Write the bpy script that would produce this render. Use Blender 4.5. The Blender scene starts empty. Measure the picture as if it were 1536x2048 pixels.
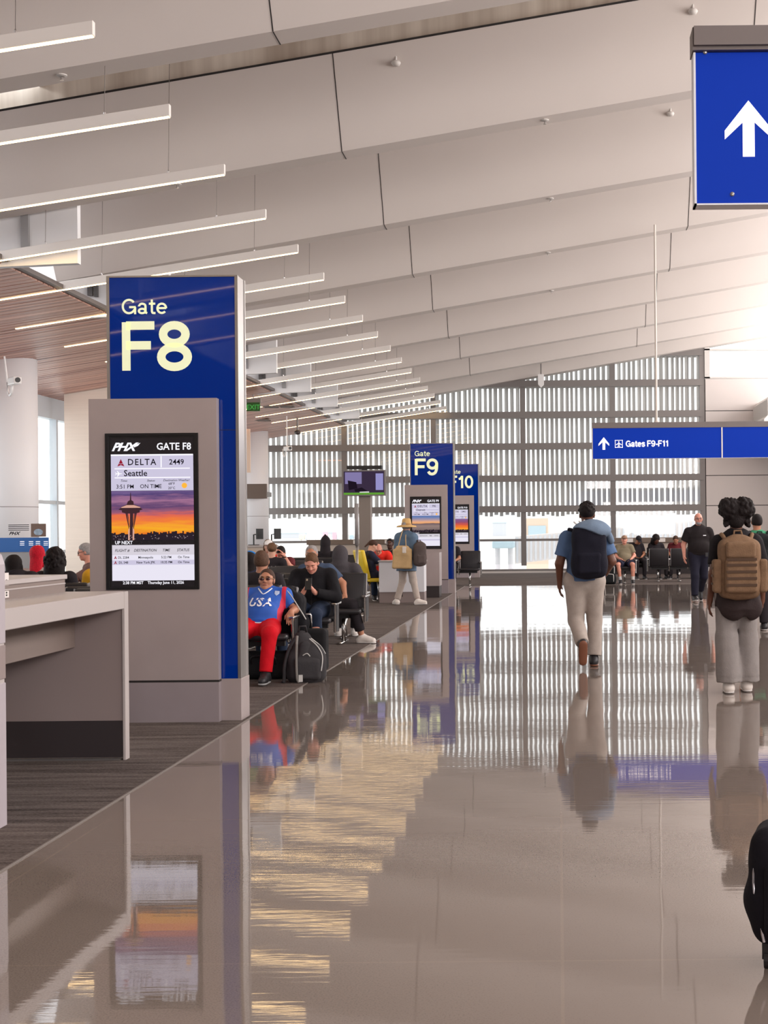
import bpy, bmesh, math, random
import numpy as np
from mathutils import Vector, Matrix, noise as mnoise
from mathutils.bvhtree import BVHTree
random.seed(7)
R = math.radians
SC = bpy.context.scene
COL = SC.collection

# ------------------------------------------------------------------ camera
F, CX, CY, CAMH, ROLL = 2730.0, 1117.0, 1057.0, 1.52, 0.009
cam = bpy.data.cameras.new('camera')
cam.sensor_fit = 'VERTICAL'
cam.sensor_height = 36.0
cam.lens = F / 2048 * 36.0
cam.shift_x = (768 - CX) / 2048
cam.shift_y = (CY - 1024) / 2048
cam.clip_end = 2000
cam_o = bpy.data.objects.new('camera', cam)
COL.objects.link(cam_o)
cam_o.matrix_world = Matrix.Translation((0, 0, CAMH)) @ Matrix.Rotation(R(90), 4, 'X') @ Matrix.Rotation(-ROLL, 4, 'Z')
SC.camera = cam_o

# ------------------------------------------------------------------ world, light, exposure
SC.view_settings.view_transform = 'Standard'
SC.view_settings.look = 'None'
SC.view_settings.gamma = 1
SC.view_settings.use_curve_mapping = False
SC.view_settings.exposure = 0.3
world = bpy.data.worlds.new('hazy_sky')
SC.world = world
world.use_nodes = True
bg = world.node_tree.nodes['Background']
bg.inputs['Color'].default_value = (0.985, 0.985, 1.0, 1)
bg.inputs['Strength'].default_value = 1.9
SC.cycles.max_bounces = 8
SC.cycles.diffuse_bounces = 5
SC.cycles.glossy_bounces = 4
SC.cycles.transparent_max_bounces = 12
SC.cycles.caustics_reflective = False
SC.cycles.caustics_refractive = False
SC.cycles.sample_clamp_indirect = 6
SC.cycles.use_denoising = True


def daylight(name, loc, rot, sx, sy, power, col=(1, 0.97, 0.94)):
    """area lamp"""
    l = bpy.data.lights.new(name, 'AREA')
    l.shape = 'RECTANGLE'
    l.size, l.size_y = sx, sy
    l.energy = power
    l.color = col
    o = bpy.data.objects.new(name, l)
    o.location = loc
    o.rotation_euler = rot
    COL.objects.link(o)
    return o


# clerestory on the right side of the hall, window wall on the left, plus an added fill lamp before the rear wall
daylight('clerestory_daylight', (10.2, 14, 6.1), (0, R(99), 0), 3.0, 66, 4500, (1.0, 0.915, 0.865))
daylight('rear_fill_light', (5.8, -15.6, 3.2), (R(-96), 0, R(180)), 7, 4.4, 760, (1.0, 0.95, 0.96))  # added fill behind the camera for the ceiling faces; no window stands there
daylight('side_window_daylight', (-12.6, 31, 2.6), (0, R(-88), 0), 3.4, 32, 260, (0.95, 0.97, 1.0))
daylight('skylight_daylight', (-8.5, 16, 7.9), (0, 0, 0), .8, 60, 1500, (0.96, 0.98, 1.0))

# ------------------------------------------------------------------ helpers


def at(px, py, Y):
    """world point that the photograph shows at pixel (px, py), at distance Y"""
    du, dv = px - CX, py - CY
    s = F / Y
    return Vector(((du - ROLL * dv) / s, Y, CAMH - (dv + ROLL * du) / s))


def lin(c):
    return tuple((x / 255 / 12.92) if x / 255 <= .04045 else ((x / 255 + .055) / 1.055) ** 2.4 for x in c)


MATS = {}


def mat(name, rgb, rough=.55, metal=0., spec=.5, emit=0., var=0., vscale=8., bump=0., bscale=40., coat=0., stretch=None):
    if name in MATS:
        return MATS[name]
    m = bpy.data.materials.new(name)
    m.use_nodes = True
    nt = m.node_tree
    b = nt.nodes['Principled BSDF']
    col = lin(rgb) + (1,)
    b.inputs['Base Color'].default_value = col
    b.inputs['Roughness'].default_value = rough
    b.inputs['Metallic'].default_value = metal
    b.inputs['Specular IOR Level'].default_value = spec
    if coat:
        b.inputs['Coat Weight'].default_value = coat
        b.inputs['Coat Roughness'].default_value = .05
    if emit:
        b.inputs['Emission Color'].default_value = col
        b.inputs['Emission Strength'].default_value = emit
    if var or bump:
        tc = nt.nodes.new('ShaderNodeTexCoord')
        mp = nt.nodes.new('ShaderNodeMapping')
        if stretch:
            mp.inputs['Scale'].default_value = stretch
        nt.links.new(tc.outputs['Object'], mp.inputs['Vector'])
    if var:
        n = nt.nodes.new('ShaderNodeTexNoise')
        n.inputs['Scale'].default_value = vscale
        n.inputs['Detail'].default_value = 4
        nt.links.new(mp.outputs['Vector'], n.inputs['Vector'])
        mr = nt.nodes.new('ShaderNodeMapRange')
        mr.inputs['From Min'].default_value = .3
        mr.inputs['From Max'].default_value = .7
        mr.inputs['To Min'].default_value = 1 - var
        mr.inputs['To Max'].default_value = 1 + var
        nt.links.new(n.outputs['Fac'], mr.inputs['Value'])
        mx = nt.nodes.new('ShaderNodeMix')
        mx.data_type = 'RGBA'
        mx.blend_type = 'MULTIPLY'
        mx.inputs['Factor'].default_value = 1
        mx.inputs['A'].default_value = col
        nt.links.new(mr.outputs['Result'], mx.inputs['B'])
        nt.links.new(mx.outputs['Result'], b.inputs['Base Color'])
    if bump:
        n2 = nt.nodes.new('ShaderNodeTexNoise')
        n2.inputs['Scale'].default_value = bscale
        n2.inputs['Detail'].default_value = 3
        nt.links.new(mp.outputs['Vector'], n2.inputs['Vector'])
        bp = nt.nodes.new('ShaderNodeBump')
        bp.inputs['Strength'].default_value = bump
        bp.inputs['Distance'].default_value = .01
        nt.links.new(n2.outputs['Fac'], bp.inputs['Height'])
        nt.links.new(bp.outputs['Normal'], b.inputs['Normal'])
    MATS[name] = m
    return m


def glow(name, rgb, strength):
    """a surface that gives off light (screen, lamp diffuser)"""
    if name in MATS:
        return MATS[name]
    m = bpy.data.materials.new(name)
    m.use_nodes = True
    nt = m.node_tree
    nt.nodes.clear()
    e = nt.nodes.new('ShaderNodeEmission')
    e.inputs['Color'].default_value = lin(rgb) + (1,)
    e.inputs['Strength'].default_value = strength
    o = nt.nodes.new('ShaderNodeOutputMaterial')
    nt.links.new(e.outputs[0], o.inputs['Surface'])
    MATS[name] = m
    return m


class MB:
    """collects shapes for ONE mesh; o is the local origin taken off every point"""

    def __init__(self, o=(0, 0, 0)):
        self.v, self.f, self.o = [], [], Vector(o)

    def add(self, vs, fs):
        n = len(self.v)
        self.v += [tuple(Vector(p) - self.o) for p in vs]
        self.f += [tuple(i + n for i in f) for f in fs]
        return self

    def box(self, x0, x1, y0, y1, z0, z1):
        return self.add([(x, y, z) for x in (x0, x1) for y in (y0, y1) for z in (z0, z1)],
                        [(0, 1, 3, 2), (4, 6, 7, 5), (0, 4, 5, 1), (2, 3, 7, 6), (0, 2, 6, 4), (1, 5, 7, 3)])

    def prism(self, poly, axis, a, b):
        """poly: 2-D outline; axis 'x': (y,z), 'y': (x,z), 'z': (x,y); swept from a to b"""
        n = len(poly)
        put = {'x': lambda p, t: (t, p[0], p[1]), 'y': lambda p, t: (p[0], t, p[1]), 'z': lambda p, t: (p[0], p[1], t)}[axis]
        vs = [put(p, a) for p in poly] + [put(p, b) for p in poly]
        fs = [tuple(range(n)), tuple(reversed(range(n, 2 * n)))] + [(i, n + i, n + (i + 1) % n, (i + 1) % n) for i in range(n)]
        return self.add(vs, fs)

    def quad(self, a, b, c, d):
        return self.add([a, b, c, d], [(0, 1, 2, 3)])

    def tube(self, pts, r, n=8, r2=None):
        pts = [Vector(p) for p in pts]
        rings = []
        up = Vector((.13, .31, .94))
        for i, p in enumerate(pts):
            d = (pts[min(i + 1, len(pts) - 1)] - pts[max(i - 1, 0)]).normalized()
            s = d.cross(up)
            if s.length < .05:
                s = d.cross(Vector((1, 0, 0)))
            s.normalize()
            t = s.cross(d)
            rr = r if r2 is None else r + (r2 - r) * i / (len(pts) - 1)
            rings.append([p + s * (rr * math.cos(2 * math.pi * k / n)) + t * (rr * math.sin(2 * math.pi * k / n)) for k in range(n)])
        vs = [q for g in rings for q in g]
        fs = []
        for i in range(len(pts) - 1):
            for k in range(n):
                a, b = i * n + k, i * n + (k + 1) % n
                fs.append((a, b, b + n, a + n))
        fs += [tuple(reversed(range(n))), tuple(range((len(pts) - 1) * n, len(pts) * n))]
        return self.add(vs, fs)

    def lathe(self, prof, c=(0, 0, 0), n=24):
        c = Vector(c)
        vs = [c + Vector((r * math.cos(2 * math.pi * k / n), r * math.sin(2 * math.pi * k / n), z)) for r, z in prof for k in range(n)]
        fs = []
        for i in range(len(prof) - 1):
            for k in range(n):
                a, b = i * n + k, i * n + (k + 1) % n
                fs.append((a, b, b + n, a + n))
        fs += [tuple(reversed(range(n))), tuple(range((len(prof) - 1) * n, len(prof) * n))]
        return self.add(vs, fs)

    def ball(self, c, r, n=10, sx=1, sy=1, sz=1):
        vs, fs = [], []
        for i in range(n + 1):
            t = math.pi * i / n
            for k in range(2 * n):
                p = math.pi * k / n
                vs.append((c[0] + r * sx * math.sin(t) * math.cos(p), c[1] + r * sy * math.sin(t) * math.sin(p), c[2] + r * sz * math.cos(t)))
        for i in range(n):
            for k in range(2 * n):
                a, b = i * 2 * n + k, i * 2 * n + (k + 1) % (2 * n)
                fs.append((a, b, b + 2 * n, a + 2 * n))
        return self.add(vs, fs)

    def build(self, name, m, parent=None, bevel=0, smooth=False, seg=2, rot=None, loc=None):
        me = bpy.data.meshes.new(name)
        me.from_pydata(self.v, [], self.f)
        bm = bmesh.new()
        bm.from_mesh(me)
        bmesh.ops.remove_doubles(bm, verts=bm.verts, dist=1e-6)
        bmesh.ops.recalc_face_normals(bm, faces=bm.faces)
        if bevel:
            es = [e for e in bm.edges if len(e.link_faces) == 2 and e.calc_face_angle(0) > .6]
            bmesh.ops.bevel(bm, geom=es, offset=bevel, segments=seg, affect='EDGES', profile=.5)
        bm.to_mesh(me)
        bm.free()
        if m:
            me.materials.append(m)
        o = bpy.data.objects.new(name, me)
        COL.objects.link(o)
        if parent:
            o.parent = parent
        if rot:
            o.rotation_euler = rot
        if loc:
            o.location = loc
        if smooth:
            for p in me.polygons:
                p.use_smooth = True
        return o


def thing(name, label, cat, loc=(0, 0, 0), rz=0, group=None):
    o = bpy.data.objects.new(name, None)
    o.empty_display_size = .1
    COL.objects.link(o)
    o.location = loc
    o.rotation_euler = (0, 0, rz)
    return tag(o, label, cat, group)


def tag(o, label, cat, group=None):
    o['label'], o['category'] = label, cat
    if group:
        o['group'] = group
    return o


def struct(o):
    o['kind'] = 'structure'
    return o


def copy_thing(o, parent=None):
    c = o.copy()
    COL.objects.link(c)
    c.parent = parent
    for ch in o.children:
        copy_thing(ch, c)
    return c


# ---- lettering: a stroke alphabet for the large signs, the built-in face for small print
def arc(cx, cy, rx, ry, a0, a1, n=28):
    return [(cx + rx * math.cos(R(a0 + (a1 - a0) * i / n)), cy + ry * math.sin(R(a0 + (a1 - a0) * i / n))) for i in range(n + 1)]


def spline(ps, n=6):
    out = []
    ps = [ps[0]] + list(ps) + [ps[-1]]
    for i in range(1, len(ps) - 2):
        p0, p1, p2, p3 = ps[i - 1:i + 3]
        for k in range(n):
            t = k / n
            out.append(tuple(.5 * (2 * p1[j] + (p2[j] - p0[j]) * t + (2 * p0[j] - 5 * p1[j] + 4 * p2[j] - p3[j]) * t * t + (3 * p1[j] - p0[j] - 3 * p2[j] + p3[j]) * t ** 3) for j in range(len(p1))))
    out.append(ps[-2])
    return out


GL = {
    'F': (.64, [[(.075, 0), (.075, 1)], [(.075, .93), (.62, .93)], [(.075, .52), (.55, .52)]]),
    '8': (.70, [arc(.335, .275, .255, .205, 0, 360), arc(.335, .745, .215, .185, 0, 360)]),
    '9': (.70, [arc(.33, .675, .25, .255, 0, 360), spline([(.58, .68), (.565, .38), (.50, .17), (.36, .07), (.20, .09), (.10, .22)])]),
    '1': (.52, [[(.34, 0), (.34, 1)], [(.08, .74), (.22, .77), (.31, .92)]]),
    '0': (.70, [arc(.335, .5, .25, .43, 0, 360)]),
    'G': (.86, [arc(.42, .5, .345, .43, 38, 335), [(.43, .46), (.80, .46)], [(.765, .46), (.765, .0)]]),
    'a': (.62, [[(.09, .50)] + spline([(.09, .52), (.17, .645), (.30, .67), (.43, .60), (.455, .46)]), [(.455, .5), (.455, .10), (.55, .06)], arc(.265, .205, .185, .14, 0, 360)]),
    't': (.40, [[(.17, .94), (.17, .18)] + spline([(.18, .14), (.22, .075), (.37, .065)]), [(.0, .67), (.36, .67)]]),
    'e': (.66, [arc(.31, .365, .245, .30, 0, 318), [(.07, .38), (.555, .38)]]),
    's': (.56, [spline([(.47, .51), (.41, .63), (.27, .67), (.12, .60), (.12, .46), (.28, .38), (.45, .29), (.46, .15), (.32, .06), (.17, .07), (.05, .20)])]),
    '-': (.42, [[(.04, .36), (.36, .36)]]), ' ': (.32, []),
}


def strokes(text, h, x0, z0, w=.15, sx=1.):
    """list of (verts2d, faces) for the text; returns MB-ready verts in x/z plane at y = 0"""
    vs, fs = [], []
    for ch in text:
        adv, paths = GL[ch]
        for path in paths:
            n0 = len(vs)
            closed = math.dist(path[0], path[-1]) < 1e-6
            for i, p in enumerate(path):
                a = path[i - 1] if i else (path[-2] if closed else None)
                b = path[i + 1] if i < len(path) - 1 else (path[1] if closed else None)
                if a is None:
                    d = (b[0] - p[0], b[1] - p[1])
                    k = 1
                elif b is None:
                    d = (p[0] - a[0], p[1] - a[1])
                    k = 1
                else:
                    d1 = Vector((p[0] - a[0], p[1] - a[1])).normalized()
                    d2 = Vector((b[0] - p[0], b[1] - p[1])).normalized()
                    d = d1 + d2
                    k = min(1.6, 1 / max(.3, math.sqrt(max(.0, (1 + d1.dot(d2)) / 2))))
                L = math.hypot(*d)
                nx, nz = -d[1] / L * w / 2 * k, d[0] / L * w / 2 * k
                for sgn in (1, -1):
                    vs.append((x0 + (p[0] * sx + sgn * nx) * h, 0, z0 + (p[1] + sgn * nz) * h))
            for i in range(len(path) - 1):
                q = n0 + 2 * i
                fs.append((q, q + 1, q + 3, q + 2))
        x0 += adv * h * 1.04 * sx
    return vs, fs, x0


def sign_text(mb, text, h, x0, z0, y, w=.15, sx=1.):
    vs, fs, x1 = strokes(text, h, x0, z0, w, sx)
    mb.add([(a, y - .0004 * 0, c) for a, _, c in vs], fs)
    return x1


def small_text(mb, body, size, x, z, y, align='LEFT', bold=0., shear=0., sx=1., gap=1.):
    """built-in face, flat in the x/z plane facing -Y; z is the baseline"""
    c = bpy.data.curves.new('lettering', 'FONT')
    c.body, c.size, c.offset, c.shear, c.align_x, c.space_character = body, size, bold * size, shear, align, gap
    c.resolution_u = 2
    o = bpy.data.objects.new('lettering', c)
    me = bpy.data.meshes.new_from_object(o)
    mb.add([(x + v.co.x * sx, y, z + v.co.y) for v in me.vertices], [tuple(p.vertices) for p in me.polygons])
    bpy.data.objects.remove(o)
    bpy.data.curves.remove(c)
    bpy.data.meshes.remove(me)

# ------------------------------------------------------------------ the hall
YW, XR, XL, YB = 47.0, 9.5, -11.2, -16.0
XCARPET = -2.52


def floor_material():
    m = bpy.data.materials.new('polished_terrazzo')
    m.use_nodes = True
    nt = m.node_tree
    L = nt.links.new
    b = nt.nodes['Principled BSDF']
    tc = nt.nodes.new('ShaderNodeTexCoord')
    n = nt.nodes.new('ShaderNodeTexNoise')
    n.inputs['Scale'].default_value = 140
    n.inputs['Detail'].default_value = 3
    L(tc.outputs['Object'], n.inputs['Vector'])
    n3 = nt.nodes.new('ShaderNodeTexNoise')
    n3.inputs['Scale'].default_value = .35
    n3.inputs['Detail'].default_value = 4
    L(tc.outputs['Object'], n3.inputs['Vector'])
    add = nt.nodes.new('ShaderNodeMath')
    add.operation = 'ADD'
    L(n.outputs['Fac'], add.inputs[0])
    L(n3.outputs['Fac'], add.inputs[1])
    r = nt.nodes.new('ShaderNodeValToRGB')
    r.color_ramp.elements[0].position = .62
    r.color_ramp.elements[0].color = lin((102, 93, 88)) + (1,)
    r.color_ramp.elements[1].position = 1.4
    r.color_ramp.elements[1].color = lin((128, 117, 110)) + (1,)
    L(add.outputs[0], r.inputs['Fac'])
    br = nt.nodes.new('ShaderNodeTexBrick')
    br.offset = 0
    br.inputs['Scale'].default_value = 1
    br.inputs['Brick Width'].default_value = 2.4
    br.inputs['Row Height'].default_value = 2.4
    br.inputs['Mortar Size'].default_value = .006
    br.inputs['Color1'].default_value = (1, 1, 1, 1)
    br.inputs['Color2'].default_value = (.965, .965, .965, 1)
    br.inputs['Mortar'].default_value = (1.1, 1.08, 1.05, 1)
    L(tc.outputs['Object'], br.inputs['Vector'])
    mx = nt.nodes.new('ShaderNodeMix')
    mx.data_type = 'RGBA'
    mx.blend_type = 'MULTIPLY'
    mx.inputs['Factor'].default_value = 1
    L(r.outputs['Color'], mx.inputs['A'])
    L(br.outputs['Color'], mx.inputs['B'])
    L(mx.outputs['Result'], b.inputs['Base Color'])
    b.inputs['Roughness'].default_value = .03
    b.inputs['Specular IOR Level'].default_value = 1.0
    mp = nt.nodes.new('ShaderNodeMapping')
    mp.inputs['Scale'].default_value = (.55, 1.0, 1)
    L(tc.outputs['Object'], mp.inputs['Vector'])
    w = nt.nodes.new('ShaderNodeTexNoise')
    w.inputs['Scale'].default_value = 1.1
    w.inputs['Detail'].default_value = 1.5
    L(mp.outputs['Vector'], w.inputs['Vector'])
    bp = nt.nodes.new('ShaderNodeBump')
    bp.inputs['Strength'].default_value = .15
    bp.inputs['Distance'].default_value = .02
    L(w.outputs['Fac'], bp.inputs['Height'])
    w2 = nt.nodes.new('ShaderNodeTexNoise')
    w2.inputs['Scale'].default_value = 6
    w2.inputs['Detail'].default_value = 3
    mp2 = nt.nodes.new('ShaderNodeMapping')
    mp2.inputs['Scale'].default_value = (.35, 4.5, 1)
    L(tc.outputs['Object'], mp2.inputs['Vector'])
    L(mp2.outputs['Vector'], w2.inputs['Vector'])
    bp2 = nt.nodes.new('ShaderNodeBump')
    bp2.inputs['Strength'].default_value = .022
    bp2.inputs['Distance'].default_value = .01
    L(w2.outputs['Fac'], bp2.inputs['Height'])
    L(bp.outputs['Normal'], bp2.inputs['Normal'])
    L(bp2.outputs['Normal'], b.inputs['Normal'])
    return m


def carpet_material():
    m = bpy.data.materials.new('striped_carpet')
    m.use_nodes = True
    nt = m.node_tree
    L = nt.links.new
    b = nt.nodes['Principled BSDF']
    tc = nt.nodes.new('ShaderNodeTexCoord')
    mp = nt.nodes.new('ShaderNodeMapping')
    mp.inputs['Scale'].default_value = (.5, 7, 1)
    L(tc.outputs['Object'], mp.inputs['Vector'])
    n = nt.nodes.new('ShaderNodeTexNoise')
    n.inputs['Scale'].default_value = 1.6
    n.inputs['Detail'].default_value = 5
    n.inputs['Roughness'].default_value = .75
    L(mp.outputs['Vector'], n.inputs['Vector'])
    mp2 = nt.nodes.new('ShaderNodeMapping')
    mp2.inputs['Scale'].default_value = (1, 2.6, 1)
    L(tc.outputs['Object'], mp2.inputs['Vector'])
    n2 = nt.nodes.new('ShaderNodeTexNoise')
    n2.inputs['Scale'].default_value = 60
    L(mp2.outputs['Vector'], n2.inputs['Vector'])
    a = nt.nodes.new('ShaderNodeMath')
    a.operation = 'MULTIPLY_ADD'
    a.inputs[1].default_value = .5
    L(n2.outputs['Fac'], a.inputs[0])
    L(n.outputs['Fac'], a.inputs[2])
    r = nt.nodes.new('ShaderNodeValToRGB')
    r.color_ramp.elements[0].position = .56
    r.color_ramp.elements[0].color = lin((58, 50, 48)) + (1,)
    r.color_ramp.elements[1].position = .95
    r.color_ramp.elements[1].color = lin((118, 108, 104)) + (1,)
    L(a.outputs[0], r.inputs['Fac'])
    L(r.outputs['Color'], b.inputs['Base Color'])
    b.inputs['Roughness'].default_value = .95
    b.inputs['Specular IOR Level'].default_value = .1
    bp = nt.nodes.new('ShaderNodeBump')
    bp.inputs['Strength'].default_value = .5
    bp.inputs['Distance'].default_value = .008
    L(n2.outputs['Fac'], bp.inputs['Height'])
    L(bp.outputs['Normal'], b.inputs['Normal'])
    return m


M_FLOOR, M_CARPET = floor_material(), carpet_material()
M_WHITE = mat('white_paint', (214, 210, 206), .6)
M_PANEL = mat('ceiling_panel', (210, 202, 197), .62, var=.015, vscale=.8)
M_GREYWALL = mat('grey_wall_panel', (216, 208, 205), .55)
M_FRAME = mat('aluminium_frame', (126, 121, 119), .45, metal=.3)
M_DARKGAP = mat('dark_gap', (40, 36, 35), .8)
M_SILVER = mat('brushed_silver', (160, 157, 155), .32, metal=.9)
M_CHROME = mat('chrome', (205, 202, 200), .2, metal=1)
M_BLACK = mat('black_plastic', (22, 21, 23), .45)
M_BLUE = mat('blue_gloss_panel', (0, 46, 142), .025, spec=.32)
M_SIGNBLUE = mat('sign_face_blue', (0, 44, 150), .5, spec=.12, emit=.35)
M_LETTER = mat('pale_lettering', (222, 228, 190), .4, emit=.38)
M_WLETTER = mat('white_lettering', (245, 240, 240), .4, emit=.7)
M_HOUSING = mat('brushed_grey_metal', (172, 160, 159), .42, metal=.35, var=.05, vscale=2.2)

struct(MB().add([(XCARPET, YB, 0), (XR, YB, 0), (XR, 36.6, 0), (XCARPET, 36.6, 0)], [(0, 1, 2, 3)]).build('floor', M_FLOOR))
struct(MB().add([(XL, YB, .004), (XCARPET, YB, .004), (XCARPET, 36.6, .004), (XR, 36.6, .004), (XR, YW, .004), (XL, YW, .004)],
                [(0, 1, 2, 3, 4, 5)]).build('floor_carpet', M_CARPET))
struct(MB().box(XCARPET - .004, XCARPET + .004, YB, 36.6, 0, .007).box(XCARPET, XR, 36.59, 36.61, 0, .007).build('trim_1', mat('carpet_edge', (112, 104, 99), .5)))

# ---- saw-tooth ceiling: sloping panels, each ending in a flat lip
CS = .165                                      # rise of the whole ceiling towards the right
NZ = lambda X: 6.864 + CS * X                   # lip level
PY0, PP, LIP, DR = 13.72, 4.25, .36, .85
XP0, XPL = -6.34, -8.0                        # edge of the white fins, left end of the panels


def ceil_strip(mb, y0, dz0, y1, dz1, x0=XPL, x1=XR + 1):
    mb.add([(x0, y0, NZ(x0) + dz0), (x1, y0, NZ(x1) + dz0), (x1, y1, NZ(x1) + dz1), (x0, y1, NZ(x0) + dz1)], [(0, 1, 2, 3)])


pan, joints, deck, gapm = MB(), MB(), MB(), MB()
DT, ZT = 3.05, 1.30                            # how far back each face starts, and how high


def face_dz(q):
    return ZT * (PP - LIP - q) / (PP - LIP - DT)


for n in range(-8, 9):
    ye = PY0 + n * PP                          # front of this panel's lip (far side)
    ys = ye - PP                               # front of the lip before it
    q0 = DT if n != 1 else 3.215
    ceil_strip(pan, ys + .03, ZT + .05, min(ys + DT, YW), ZT + .02)
    if ye > YW:                                # the last panel dies into the end wall
        ceil_strip(pan, YW - 1.2, ZT, YW - .4, -.02)
        ceil_strip(pan, YW - .4, -.02, YW + .2, -.02)
        continue
    ceil_strip(pan, ys + q0, face_dz(q0), ye - LIP, 0)
    ceil_strip(pan, ye - LIP, 0, ye, 0)
    ceil_strip(pan, ye, 0, ye + .03, ZT + .05)
    for xe in (XPL,):
        pan.add([(xe, ys + q0, NZ(xe) + face_dz(q0)), (xe, ye - LIP, NZ(xe)), (xe, ye, NZ(xe)), (xe, ye + .03, NZ(xe) + ZT + .05)], [(0, 1, 2, 3)])
    for xj in (-2.75, 2.53, 7.81):             # seams between panels
        ceil_strip(joints, ys + q0 - .005, face_dz(q0) - .003, ye - LIP - .005, -.003, xj - .006, xj + .006)
        ceil_strip(joints, ye - LIP - .004, -.004, ye, -.004, xj - .006, xj + .006)
    if n == 1:                                 # expansion joint shows the ribbed deck
        ceil_strip(deck, ys + 3.32, 1.6, ys + 3.42, .75)
        ceil_strip(gapm, ys + q0 - .012, face_dz(q0) + .006, ys + q0 + .006, face_dz(q0) - .016)
M_DECK = bpy.data.materials.new('ribbed_deck')
M_DECK.use_nodes = True
_nt = M_DECK.node_tree
_tc = _nt.nodes.new('ShaderNodeTexCoord')
_mp = _nt.nodes.new('ShaderNodeMapping')
_mp.inputs['Scale'].default_value = (3.0, .02, .02)
_n = _nt.nodes.new('ShaderNodeTexNoise')
_n.inputs['Scale'].default_value = 1.2
_n.inputs['Detail'].default_value = 4
_r = _nt.nodes.new('ShaderNodeValToRGB')
_r.color_ramp.elements[0].color = lin((196, 182, 166)) + (1,)
_r.color_ramp.elements[0].position = .35
_r.color_ramp.elements[1].color = lin((240, 230, 216)) + (1,)
_r.color_ramp.elements[1].position = .65
for a, b in ((_tc.outputs['Object'], _mp.inputs['Vector']), (_mp.outputs['Vector'], _n.inputs['Vector']), (_n.outputs['Fac'], _r.inputs['Fac']),
             (_r.outputs['Color'], _nt.nodes['Principled BSDF'].inputs['Base Color'])):
    _nt.links.new(a, b)
ceiling = struct(pan.build('ceiling', M_PANEL))
struct(joints.build('seam', M_DARKGAP, ceiling))
struct(deck.build('deck_strip', M_DECK, ceiling))
struct(gapm.build('dark_gap', M_DARKGAP, ceiling))

# small round sprinkler heads and detectors on the lips
spots = [(1077, 12, 0), (124, 178, 0), (355, 378, 1), (1090, 251, 1), (1101, 400, 2), (1096, 505, 3), (1103, 578, 4)]
for i, (px, py, n) in enumerate(spots):
    Y = PY0 + n * PP - .2
    p = at(px, py, Y)
    p.z = NZ(p.x)
    s = thing('sprinkler_head', ['small recessed sprinkler on nearest ceiling lip, right of centre', 'small recessed sprinkler on nearest ceiling lip at far left',
                                 'small recessed sprinkler at left end of second ceiling lip', 'small recessed sprinkler on second ceiling lip, towards the right',
                                 'small recessed sprinkler on third ceiling lip', 'small recessed sprinkler on fourth ceiling lip', 'small recessed sprinkler on fifth ceiling lip'][i],
              'sprinkler', p, group='sprinklers along the ceiling lips')
    MB().lathe([(.05, 0), (.055, -.012), (.03, -.02)], n=14).build('escutcheon', M_WHITE, s)
    MB().lathe([(.012, -.02), (.014, -.05), (.02, -.052), (.02, -.058)], n=8).build('nozzle', M_CHROME, s)
for i, (px, py, n) in enumerate([(792, 119, 1), (1386, 14, 1), (1341, 214, 2)]):
    Y = PY0 + (n - 1) * PP + 3.32
    p = at(px, py, Y)
    p.z = NZ(p.x) + face_dz(3.32)
    s = thing('smoke_detector', ['small white detector hanging from ceiling panel, left of the big arrow sign', 'small white detector at top right above the big arrow sign',
                                 'small white detector left of the big arrow sign edge'][i], 'detector', p, group='detectors on the ceiling panels')
    MB().lathe([(.012, .14), (.012, -.05)], n=8).build('stem', M_WHITE, s)
    MB().lathe([(.05, -.05), (.06, -.07), (.045, -.1), (.02, -.11)], n=16).build('detector_head', M_WHITE, s, smooth=True)

# ---- wood soffit on the left
SX, SZ, SS = -7.36, 5.095, .152
soff = lambda X: SZ + SS * (X - SX)


def wood_material():
    m = bpy.data.materials.new('wood_slat_ceiling')
    m.use_nodes = True
    nt = m.node_tree
    L = nt.links.new
    b = nt.nodes['Principled BSDF']
    tc = nt.nodes.new('ShaderNodeTexCoord')
    mp = nt.nodes.new('ShaderNodeMapping')
    mp.inputs['Scale'].default_value = (.25, 9, .25)
    L(tc.outputs['Object'], mp.inputs['Vector'])
    n = nt.nodes.new('ShaderNodeTexNoise')
    n.inputs['Scale'].default_value = 1.0
    n.inputs['Detail'].default_value = 4
    L(mp.outputs['Vector'], n.inputs['Vector'])
    r = nt.nodes.new('ShaderNodeValToRGB')
    r.color_ramp.elements[0].position = .3
    r.color_ramp.elements[0].color = lin((140, 92, 80)) + (1,)
    r.color_ramp.elements[1].position = .7
    r.color_ramp.elements[1].color = lin((222, 174, 156)) + (1,)
    L(n.outputs['Fac'], r.inputs['Fac'])
    L(r.outputs['Color'], b.inputs['Base Color'])
    b.inputs['Roughness'].default_value = .38
    b.inputs['Specular IOR Level'].default_value = .85
    return m


M_WOOD = wood_material()
slat = MB()
back = MB()
y = YB
pitch = .20
while y < YW:
    w = pitch * random.uniform(.74, .93)
    slat.add([(XL - .3, y, soff(XL - .3)), (SX, y, soff(SX)), (SX, y + w, soff(SX)), (XL - .3, y + w, soff(XL - .3)),
              (XL - .3, y, soff(XL - .3) + .05), (SX, y, soff(SX) + .05), (SX, y + w, soff(SX) + .05), (XL - .3, y + w, soff(XL - .3) + .05)],
             [(0, 3, 2, 1), (0, 1, 5, 4), (3, 7, 6, 2), (4, 5, 6, 7), (1, 2, 6, 5), (0, 4, 7, 3)])
    y += pitch
back.add([(XL - .3, YB, soff(XL - .3) + .055), (SX, YB, soff(SX) + .055), (SX, YW, soff(SX) + .055), (XL - .3, YW, soff(XL - .3) + .055)], [(0, 1, 2, 3)])
soffit = struct(slat.build('ceiling_wood', M_WOOD))
struct(back.build('backing', mat('dark_wood_backing', (52, 38, 34), .8), soffit))
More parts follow.
